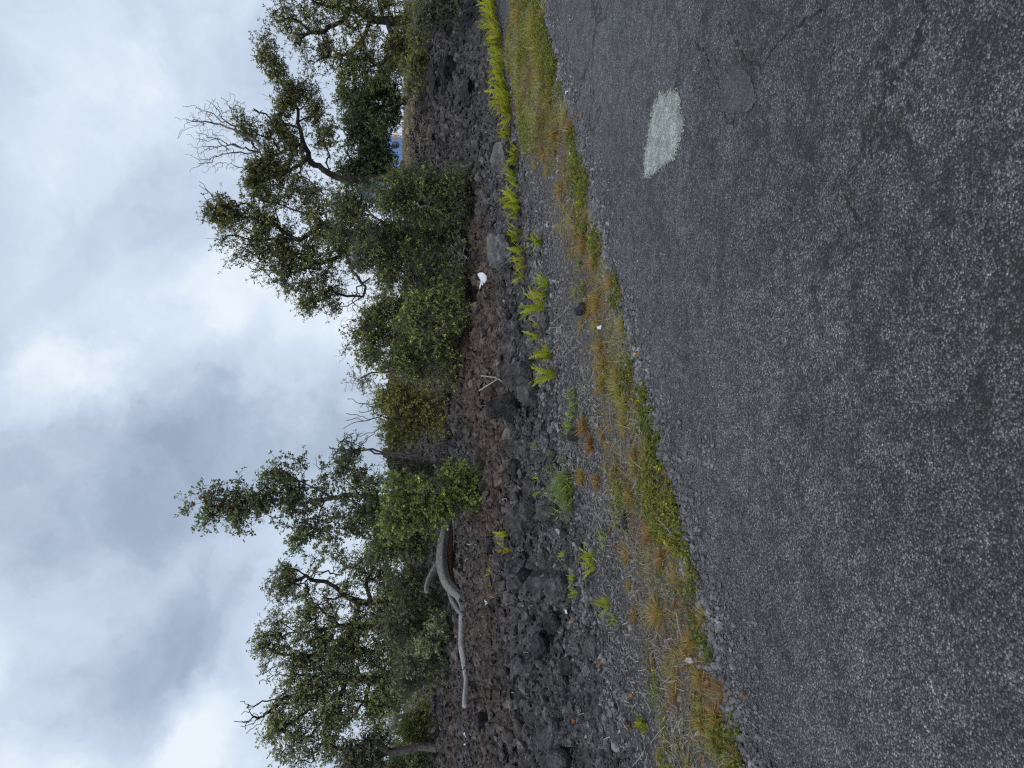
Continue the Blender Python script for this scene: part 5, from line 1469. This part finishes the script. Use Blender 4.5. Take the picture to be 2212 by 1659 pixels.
def log_tube(name, pts, widths, mat, parent, origin, seed, k=16, rough=.16, dist=None, step=.03, flat=1.0):
    """pts in picture points; widths = thickness in picture pixels"""
    r0 = np.random.default_rng(seed)
    W_ = [np.array(flat_at(p[0], p[1], np.polyval(_fit, p[1]) - .15 + (p[2] if len(p) > 2 else 0))) for p in pts]
    R_ = [w * dist / F / 2 for w in widths]
    # smooth curve through the points
    P, Rr = [], []
    n = len(W_)
    for i in range(n - 1):
        p0, p1, p2, p3 = W_[max(0, i - 1)], W_[i], W_[i + 1], W_[min(n - 1, i + 2)]
        m_ = max(2, int(np.linalg.norm(p2 - p1) / step))
        for j in range(m_):
            t = j / m_
            P.append(.5 * ((2 * p1) + (-p0 + p2) * t + (2 * p0 - 5 * p1 + 4 * p2 - p3) * t * t + (-p0 + 3 * p1 - 3 * p2 + p3) * t ** 3)); Rr.append(R_[i] + (R_[i + 1] - R_[i]) * t)
    P.append(W_[-1]); Rr.append(R_[-1])
    P = np.array(P); Rr = np.array(Rr); m_ = len(P)
    D = np.gradient(P, axis=0); D /= np.linalg.norm(D, axis=1, keepdims=True)
    U = np.cross(np.array([0, 1.0, .1]), D); U /= np.linalg.norm(U, axis=1, keepdims=True); Wv = np.cross(D, U)
    a = np.arange(k) * 2 * np.pi / k
    tt = np.arange(m_)[:, None] * step
    aa = a[None, :] + tt * .5
    rr = Rr[:, None] * (1 + rough * (fbm(np.cos(aa) * 2.2 + seed, np.sin(aa) * 2.2 + tt * .8, seed, 3) - .5) * 2 + .10 * np.sin(aa * 5 + seed + 2 * vn(tt * 1.5, tt * 0, seed)))
    V = P[:, None] + U[:, None] * (np.cos(a)[None, :, None] * rr[..., None]) + Wv[:, None] * (np.sin(a)[None, :, None] * rr[..., None]) * flat
    V = V.reshape(-1, 3)
    i = np.arange(m_ * k).reshape(m_, k); j = np.roll(i, -1, 1)
    Q_ = np.stack([i[:-1], j[:-1], j[1:], i[1:]], -1).reshape(-1, 4)
    V = np.concatenate([V, P[:1], P[-1:]]); c0, c1 = m_ * k, m_ * k + 1
    T = np.concatenate([np.stack([j[0], i[0], np.full(k, c0)], 1), np.stack([i[-1], j[-1], np.full(k, c1)], 1)])
    return np_obj(name, V - np.array(origin), [Q_, T], M[mat], parent, smooth=True)


DL = LOGY
_ys = np.array([1110, 1180, 1250, 1320, 1390, 1460, 1520]); _xs = np.array([990, 990, 994, 1012, 1014, 1018, 1016])
_fit = np.polyfit(_ys, [hit(x_, y_).y for x_, y_ in zip(_xs, _ys)], 1)
print('LOG', DL, np.polyval(_fit, _ys))
og = flat_at(1010, 1310, DL)
dw = empty('driftwood', og)
tag(dw, 'long weathered grey driftwood trunk lying across the lava slope', 'driftwood')
log_tube('trunk', [(972, 1106), (966, 1130), (960, 1160), (956, 1194), (957, 1228), (966, 1256), (980, 1274), (992, 1288), (999, 1306), (1000, 1325)], [15, 20, 24, 27, 27, 26, 25, 22, 17, 15], 'drift', dw, og, 601, 22, .22, DL)
log_tube('broken_limb', [(998, 1330, .05), (998, 1350, .05), (998, 1393, .05), (1003, 1428, .05), (1007, 1463, .05), (1007, 1480, .05), (1006, 1500, .05), (1004, 1526, .05)], [13, 14, 15, 14, 11, 10, 12, 11], 'drift_end', dw, og, 603, 14, .22, DL)
log_tube('upper_fork', [(958, 1196, .05), (950, 1212, .05), (939, 1230, .06), (928, 1250, .08), (923, 1266, .1), (922, 1279, .1)], [16, 17, 16, 14, 13, 12], 'drift', dw, og, 605, 14, .22, DL)
log_tube('under_branch', [(966, 1256, .12), (974, 1290, .14), (986, 1312, .10), (1000, 1330, -.06), (1010, 1344, -.16), (1016, 1352, -.2)], [10, 11, 11, 11, 12, 8], 'drift', dw, og, 607, 12, .16, DL)
log_tube('rotten_core', [(974, 1150, .02), (973, 1180, .0), (972, 1210, .0), (975, 1240, .02), (984, 1268, .04)], [12, 12, 11, 9, 6], 'rot', dw, og, 609, 12, .3, DL)
log_tube('splinter', [(977, 1108, -.03), (980, 1130, -.04), (981, 1160, -.03), (979, 1182, -.02)], [6, 8, 6, 2], 'drift', dw, og, 611, 9, .25, DL)
log_tube('splinter', [(966, 1098, -.02), (955, 1090, -.04), (946, 1084, -.05), (940, 1080, -.05)], [12, 11, 8, 4], 'drift_end', dw, og, 612, 9, .25, DL)
log_tube('splinter', [(972, 1108, 0), (972, 1092, -.04), (970, 1080, -.05), (960, 1072, -.05)], [12, 9, 7, 3], 'drift_end', dw, og, 613, 9, .25, DL)
log_tube('splinter', [(982, 1168, -.1), (992, 1176, -.15), (994, 1194, -.15), (986, 1205, -.1)], [3, 3, 3, 2], 'drift', dw, og, 614, 7, .2, DL)
log_tube('splinter', [(980, 1230, -.1), (990, 1236, -.12), (994, 1215, -.15), (990, 1200, -.12)], [3, 4, 3, 2], 'drift', dw, og, 615, 7, .2, DL)


def stick(name, pts, w, mat, label, seed, cat='stick', lift=.012):
    """a stick lying on the ground through picture points"""
    P = [hit(x, y) for x, y in pts]
    org = P[0]
    D0 = P[0].y
    r0 = np.random.default_rng(seed)
    A_ = np.array([[p.x, p.y, float(fine_z(np.array([p.x]), np.array([p.y]))[0]) + lift] for p in P])
    Q = [A_[0]]
    for a, b in zip(A_[:-1], A_[1:]):
        for f in (.33, .66, 1): Q.append(a + (b - a) * f + r0.normal(0, .006, 3) * (f < 1))
    Q = np.array(Q); n_ = len(Q)
    rad = w * D0 / F / 2 * np.linspace(1, .55, n_)
    V, Qd = tubes(Q[:-1], Q[1:], rad[:-1], rad[1:], 7)
    o = np_obj(name, V, [Qd], M[mat], origin=tuple(A_[0]))
    return tag(o, label, cat, 'sticks and twigs lying about')

stick('stick', [(1048, 811), (1070, 812), (1094, 815)], 3.2, 'drift_end', 'straight pale stick on the boulder, upper one', 1, lift=.10)
stick('stick', [(1055, 844), (1075, 836), (1100, 820)], 3.2, 'drift_end', 'pale bent stick on the boulder, lower one', 2, lift=.10)
stick('stick', [(1096, 818), (1104, 830), (1114, 846)], 2.6, 'drift_end', 'short pale twig at the joint of the two pale sticks', 3, lift=.10)
stick('stick', [(1350, 592), (1348, 608), (1346, 624)], 5, 'rustwood', 'rust-red stick at the road edge under a brown tussock', 4)
stick('stick', [(1434, 977), (1454, 980), (1476, 982)], 3.6, 'rustwood', 'reddish twig poking onto the asphalt', 5)
stick('stick', [(1279, 296), (1284, 305)], 3, 'rustwood', 'small red-brown twig lying on the far asphalt', 6)
stick('stick', [(1029, 588), (1038, 583), (1041, 575)], 4.5, 'wood_brush', 'crooked tan stick above the white plastic scrap', 7, lift=.04)
stick('stick', [(1022, 1340), (1012, 1344), (1000, 1338)], 5, 'wood_dark', 'dark stub propped under the driftwood', 8, lift=.03)
stick('stick', [(1010, 1184), (1018, 1174), (1030, 1176), (1028, 1190)], 2.6, 'drift_end', 'curled white twig below the driftwood trunk', 9, lift=.03)
stick('stick', [(1210, 1375), (1218, 1380)], 2.6, 'drift_end', 'thin pale twig near the black crevice rock', 10, lift=.02)
stick('stick', [(1200, 700), (1232, 670), (1244, 650)], 2.2, 'wood_brush', 'long dry grass stalk leaning from the fern group', 11, lift=.03)
stick('stick', [(1210, 690), (1215, 720), (1238, 760)], 2.0, 'wood_brush', 'thin dry stalk trailing over gravel below the slab', 12, lift=.02)
stick('stick', [(1408, 1640), (1400, 1600), (1394, 1580)], 2.4, 'wood_brush', 'forked bare twig near the bright yellow fern', 13, lift=.02)
stick('stick', [(1306, 1262), (1312, 1280), (1330, 1298)], 2.2, 'wood_brush', 'bundle of pale stalks by the gravel fern chain', 14, lift=.02)
stick('stick', [(1485, 1165), (1500, 1185), (1515, 1205)], 2.2, 'wood_brush', 'thin straw stalk reaching over the road edge', 15, lift=.015)
stick('stick', [(1180, 305), (1190, 304), (1215, 310)], 2.2, 'wood_dead', 'thin grey twig on gravel below the ferns', 16, lift=.02)


def scrap(name, outline, label, cat, seed, mat='white', lift=.02, thick=.006, crumple=.012, lean=.0):
    """crumpled sheet lying on the ground, outline in picture points"""
    r0 = random.Random(seed)
    P = [hit(x, y) for x, y in outline]
    c = sum(P, Vector()) / len(P)
    z0 = float(fine_z(np.array([c.x]), np.array([c.y]))[0]) + lift
    bm = bmesh.new()
    ring = [bm.verts.new((p.x - c.x, (p.y - c.y), r0.uniform(0, crumple) + (p.y - c.y) * lean)) for p in P]
    mid = bm.verts.new((0, 0, crumple * 1.4))
    for i in range(len(ring)): bm.faces.new((ring[i], ring[(i + 1) % len(ring)], mid))
    bmesh.ops.subdivide_edges(bm, edges=bm.edges[:], cuts=2, use_grid_fill=True)
    for v in bm.verts: v.co.z += r0.uniform(-.3, .3) * crumple
    bmesh.ops.recalc_face_normals(bm, faces=bm.faces[:])
    ge = bmesh.ops.extrude_face_region(bm, geom=bm.faces[:])
    for v in [g for g in ge['geom'] if isinstance(g, bmesh.types.BMVert)]: v.co.z += thick
    bmesh.ops.recalc_face_normals(bm, faces=bm.faces[:])
    me = bpy.data.meshes.new(name); bm.to_mesh(me); bm.free(); me.materials.append(M[mat])
    o = bpy.data.objects.new(name, me); link(o); o.location = (c.x, c.y, z0)
    return tag(o, label, cat)


def upright_scrap(name, outline, label, cat, depth=.02, mat='white', thick=.01, bend=.03):
    """torn piece standing or propped on the rubble: real size at its own distance"""
    xs = [p[0] for p in outline]
    p0 = hit(max(xs) + 2, sum(p[1] for p in outline) / len(outline))
    P = [flat_at(x, y, p0.y * (.965 if p0.y > 8 else .99)) for x, y in outline]
    c = sum(P, Vector()) / len(P)
    bm = bmesh.new()
    mid = bm.verts.new((0, -bend, 0))
    ring = [bm.verts.new((p.x - c.x, (p.z - c.z) * .9, p.z - c.z)) for p in P]
    fs = [bm.faces.new((ring[i], ring[(i + 1) % len(ring)], mid)) for i in range(len(ring))]
    bmesh.ops.recalc_face_normals(bm, faces=fs)
    ge = bmesh.ops.extrude_face_region(bm, geom=fs)
    for v in [g for g in ge['geom'] if isinstance(g, bmesh.types.BMVert)]: v.co.y += thick
    bmesh.ops.recalc_face_normals(bm, faces=bm.faces[:])
    me = bpy.data.meshes.new(name); bm.to_mesh(me); bm.free(); me.materials.append(M[mat])
    o = bpy.data.objects.new(name, me); link(o); o.location = c
    return tag(o, label, cat)

upright_scrap('plastic_scrap', [(1032, 591), (1036, 588), (1043, 589), (1050, 597), (1050, 606), (1046, 613), (1044, 610), (1043, 617), (1040, 615), (1037, 624), (1036, 619), (1039, 606)], 'torn white plastic scrap on the brown rubble', 'scrap')
upright_scrap('paper_scrap', [(1222, 196), (1228, 195), (1229, 201), (1223, 202)], 'small white square scrap at the road edge', 'scrap')
upright_scrap('paper_scrap', [(1291, 705), (1298, 702), (1301, 706), (1297, 712), (1292, 710)], 'crumpled white scrap on the verge by a green weed mat', 'scrap')
upright_scrap('shell_scrap', [(1220, 1318), (1224, 1317), (1226, 1325), (1222, 1326)], 'small white chip on grey gravel under the outcrop', 'scrap')
upright_scrap('pale_stone_chip', [(1550, 1346), (1556, 1343), (1562, 1348), (1566, 1358), (1557, 1360), (1553, 1353)], 'pale crumpled leaf scrap on the asphalt edge', 'scrap', bend=.008, mat='drift_end')
upright_scrap('flat_leaf', [(1484, 1422), (1492, 1420), (1496, 1429), (1488, 1434), (1483, 1430)], 'round cream leaf lying on the verge straw', 'leaf', bend=.004, mat='drift_end', thick=.003)
stick('curved_scrap', [(1022, 1582), (1012, 1583), (1008, 1592), (1012, 1600)], 5, 'white', 'upper curved white scrap on the rubble', 31, 'scrap', .05)
stick('curved_scrap', [(1008, 1617), (1009, 1608), (1015, 1602), (1019, 1601)], 5, 'white', 'lower curved white scrap on the rubble', 32, 'scrap', .05)
stick('bent_scrap', [(1141, 1093), (1146, 1097), (1154, 1093)], 4, 'white', 'bent white scrap beside the broad lava slab', 33, 'scrap', .05)
stick('wire_loop', [(1112, 1092), (1106, 1086), (1106, 1079), (1111, 1076), (1115, 1081)], 2.2, 'drift_end', 'pale wire loop on black rubble under the bright shrub', 34, 'wire', .05)
stick('white_twig', [(1059, 1296), (1066, 1302), (1064, 1306)], 3.4, 'white', 'tiny hooked white twig beyond the yellow sprigs', 35, 'stick', .04)

# fallen leaves
def leaf_mesh(seed):
    r0 = random.Random(seed)
    n_ = 6; V, Q_, T = [], [], []
    for i in range(n_ + 1):
        f = i / n_; w = .42 * math.sin(math.pi * min(1, f * .9 + .05)) ** .8
        z = .18 * (f - .5) ** 2 * 4 * r0.uniform(.6, 1.2)
        c = r0.uniform(.10, .28)
        V += [(f - .5, -w, z + c * .6), (f - .5, 0, z - .02), (f - .5, w, z + c)]
        T += [r0.uniform(.3, .7)] * 3
    for i in range(n_):
        a = 3 * i
        Q_ += [[a, a + 3, a + 4, a + 1], [a + 1, a + 4, a + 5, a + 2]]
    return np_mesh('fallen_leaf', np.array(V), [np.array(Q_)], np.clip(np.array(T) + r0.uniform(-.25, .35), 0, 1), mat=M['rust'])
LM = [leaf_mesh(650 + i) for i in range(7)]
LEAVES = [(1395, 765, 'curled orange leaf on the asphalt edge gravel'), (1372, 861, 'red-orange leaf at the foot of the largest olive tussock'), (1410, 935, 'orange leaf at the road edge under green weeds'), (1413, 978, 'orange leaf beside the reddish twig'), (1448, 1020, 'orange leaf, upper of the pair on the road-edge gravel'),
          (1452, 1037, 'orange leaf, lower of the pair on the road-edge gravel'), (1432, 1042, 'rusty leaf tucked in the weeds above the pair'), (1267, 247, 'tiny orange leaf on the far asphalt'), (1205, 143, 'yellowish leaf at the far road edge'), (1628, 1497, 'orange leaf lying alone on the asphalt'),
          (1464, 1306, 'orange leaf standing in the lower verge'), (1346, 1357, 'orange leaf by the gravel fern chain'), (1240, 1340, 'orange leaf with white curl on the dark gravel'), (1278, 1320, 'small orange leaf on the dark gravel'), (1370, 1505, 'large rusty leaf on dark gravel above the near fern'),
          (1335, 1575, 'round tan leaf on the dark gravel'), (1365, 1567, 'rusty leaf just above the bright yellow fern'), (1249, 1556, 'orange leaf among the black stones'), (1138, 1541, 'small orange leaf high on the slope'), (1525, 1557, 'bent orange leaf beside a brown tussock'),
          (1508, 1502, 'tan leaf folded in the verge grass'), (1287, 1064, 'cream leaf in the withered grass'), (1297, 617, 'orange leaf on verge gravel near a brown tussock'), (1360, 630, 'small orange leaf beneath the rust-red stick'), (1535, 1477, 'orange leaf at the foot of the red-brown tussock'),
          (1302, 1435, 'orange leaf on gravel beneath the flat stone'), (1256, 1412, 'yellow-orange leaf by the crevice rock'), (1590, 1612, 'orange leaf in the corner tussocks'), (1453, 1123, 'orange leaf on the road-edge gravel by a reddish tussock')]
def put_leaf(p, k, lb, grp, i):
    o = bpy.data.objects.new('fallen_leaf', LM[i % 7]); link(o)
    z = float(fine_z(np.array([p.x]), np.array([p.y]))[0]) if dist_road(p.x, p.y) > .1 else 0
    o.location = (p.x, p.y, max(z, .0) + .012); o.scale = (k, k, k)
    o.rotation_euler = (rnd.uniform(-.5, .5), rnd.uniform(-.5, .5), rnd.uniform(0, 6.28))
    tag(o, lb, 'leaf', grp)
for i, (xo, yo, lb) in enumerate(LEAVES):
    put_leaf(hit(xo, yo), rnd.uniform(.032, .05), lb, 'single fallen leaves', i)
for i in range(80):
    s__ = rnd.uniform(-2.9, 4.5); d__ = abs(rnd.gauss(1.3, .9)) + .1
    x, y = road_xy(d__, s__)
    put_leaf(Vector((x, y, 0)), rnd.uniform(.018, .036), 'little brown dead leaf scattered over gravel and stones', 'scattered dead leaves', i)
for i in range(40):
    p = hit(rnd.uniform(1055, 1085), rnd.gauss(1150, 40) if i % 2 else rnd.gauss(470, 50))
    put_leaf(p, rnd.uniform(.03, .05), 'rusty leaf in the litter at the foot of a shrub', 'leaf litter under the shrubs', i)

# the blue shed beyond the trees
SD = 30.0
q = SD / F
sh_c = flat_at(868, 340, SD)
shed = empty('shed', (sh_c.x, sh_c.y, zat(sh_c.x, sh_c.y)))
tag(shed, 'blue metal shed with a slanted white edge, seen under the dark trees', 'shed')
def prism(name, pts, depth, y0, mat, parent):
    """pts (x, z) polygon in metres relative to the shed, extruded away from the road"""
    n_ = len(pts); V = [(x, y0, z) for x, z in pts] + [(x, y0 + depth, z) for x, z in pts]
    me = bpy.data.meshes.new(name)
    me.from_pydata(V, [], [tuple(range(n_)), tuple(range(2 * n_ - 1, n_ - 1, -1))] + [(i, i + n_, (i + 1) % n_ + n_, (i + 1) % n_) for i in range(n_)])
    me.update(); me.materials.append(M[mat])
    o = bpy.data.objects.new(name, me); link(o); o.parent = parent
    return o
gz_ = shed.location.z
def sx(yo): return flat_at(868, yo, SD).x - sh_c.x
def sz(xo): return flat_at(xo, 340, SD).z - gz_
prism('wall', [(sx(400), -.3), (sx(303), -.3), (sx(286), sz(778)), (sx(400), sz(770))], 2.4, 0, 'blue', shed)
prism('edge_trim', [(sx(304), -.3), (sx(302.2), -.3), (sx(284.4), sz(776)), (sx(287), sz(776))], .10, -.06, 'trim', shed)
prism('side_wall', [(sx(301.8), -.3), (sx(298), -.3), (sx(280), sz(780)), (sx(284), sz(780))], 2.2, .12, 'brownwall', shed)
prism('roof', [(sx(404), sz(771)), (sx(278), sz(779)), (sx(278), sz(775)), (sx(404), sz(767))], 2.8, -.2, 'trim', shed)
bm = bmesh.new(); bmesh.ops.create_cone(bm, cap_ends=True, segments=24, radius1=.15, radius2=.13, depth=.05)
bmesh.ops.rotate(bm, verts=bm.verts, matrix=Matrix.Rotation(R(90), 3, 'X')); me = bpy.data.meshes.new('vent'); bm.to_mesh(me); bm.free(); me.materials.append(M['vent'])
o = bpy.data.objects.new('vent', me); link(o); o.parent = shed; o.location = (sx(314), -.03, sz(853))
bm = bmesh.new()
c_ = flat_at(858, 297, SD - 1)
for k in range(4):
    bmesh.ops.create_cube(bm, size=1, matrix=Matrix.Translation((0, 0, .02 + k * .035)) @ Matrix.Diagonal((.16, .15, .03, 1)))
for sx_ in (-.07, .07):
    bmesh.ops.create_cube(bm, size=1, matrix=Matrix.Translation((sx_, -.085, .075)) @ Matrix.Diagonal((.02, .015, .15, 1)))
me = bpy.data.meshes.new('crate'); bm.to_mesh(me); bm.free(); me.materials.append(M['orange'])
o = bpy.data.objects.new('crate', me); link(o); o.location = (c_.x, c_.y, c_.z - .02); tag(o, 'small orange crate beside the blue shed', 'crate')
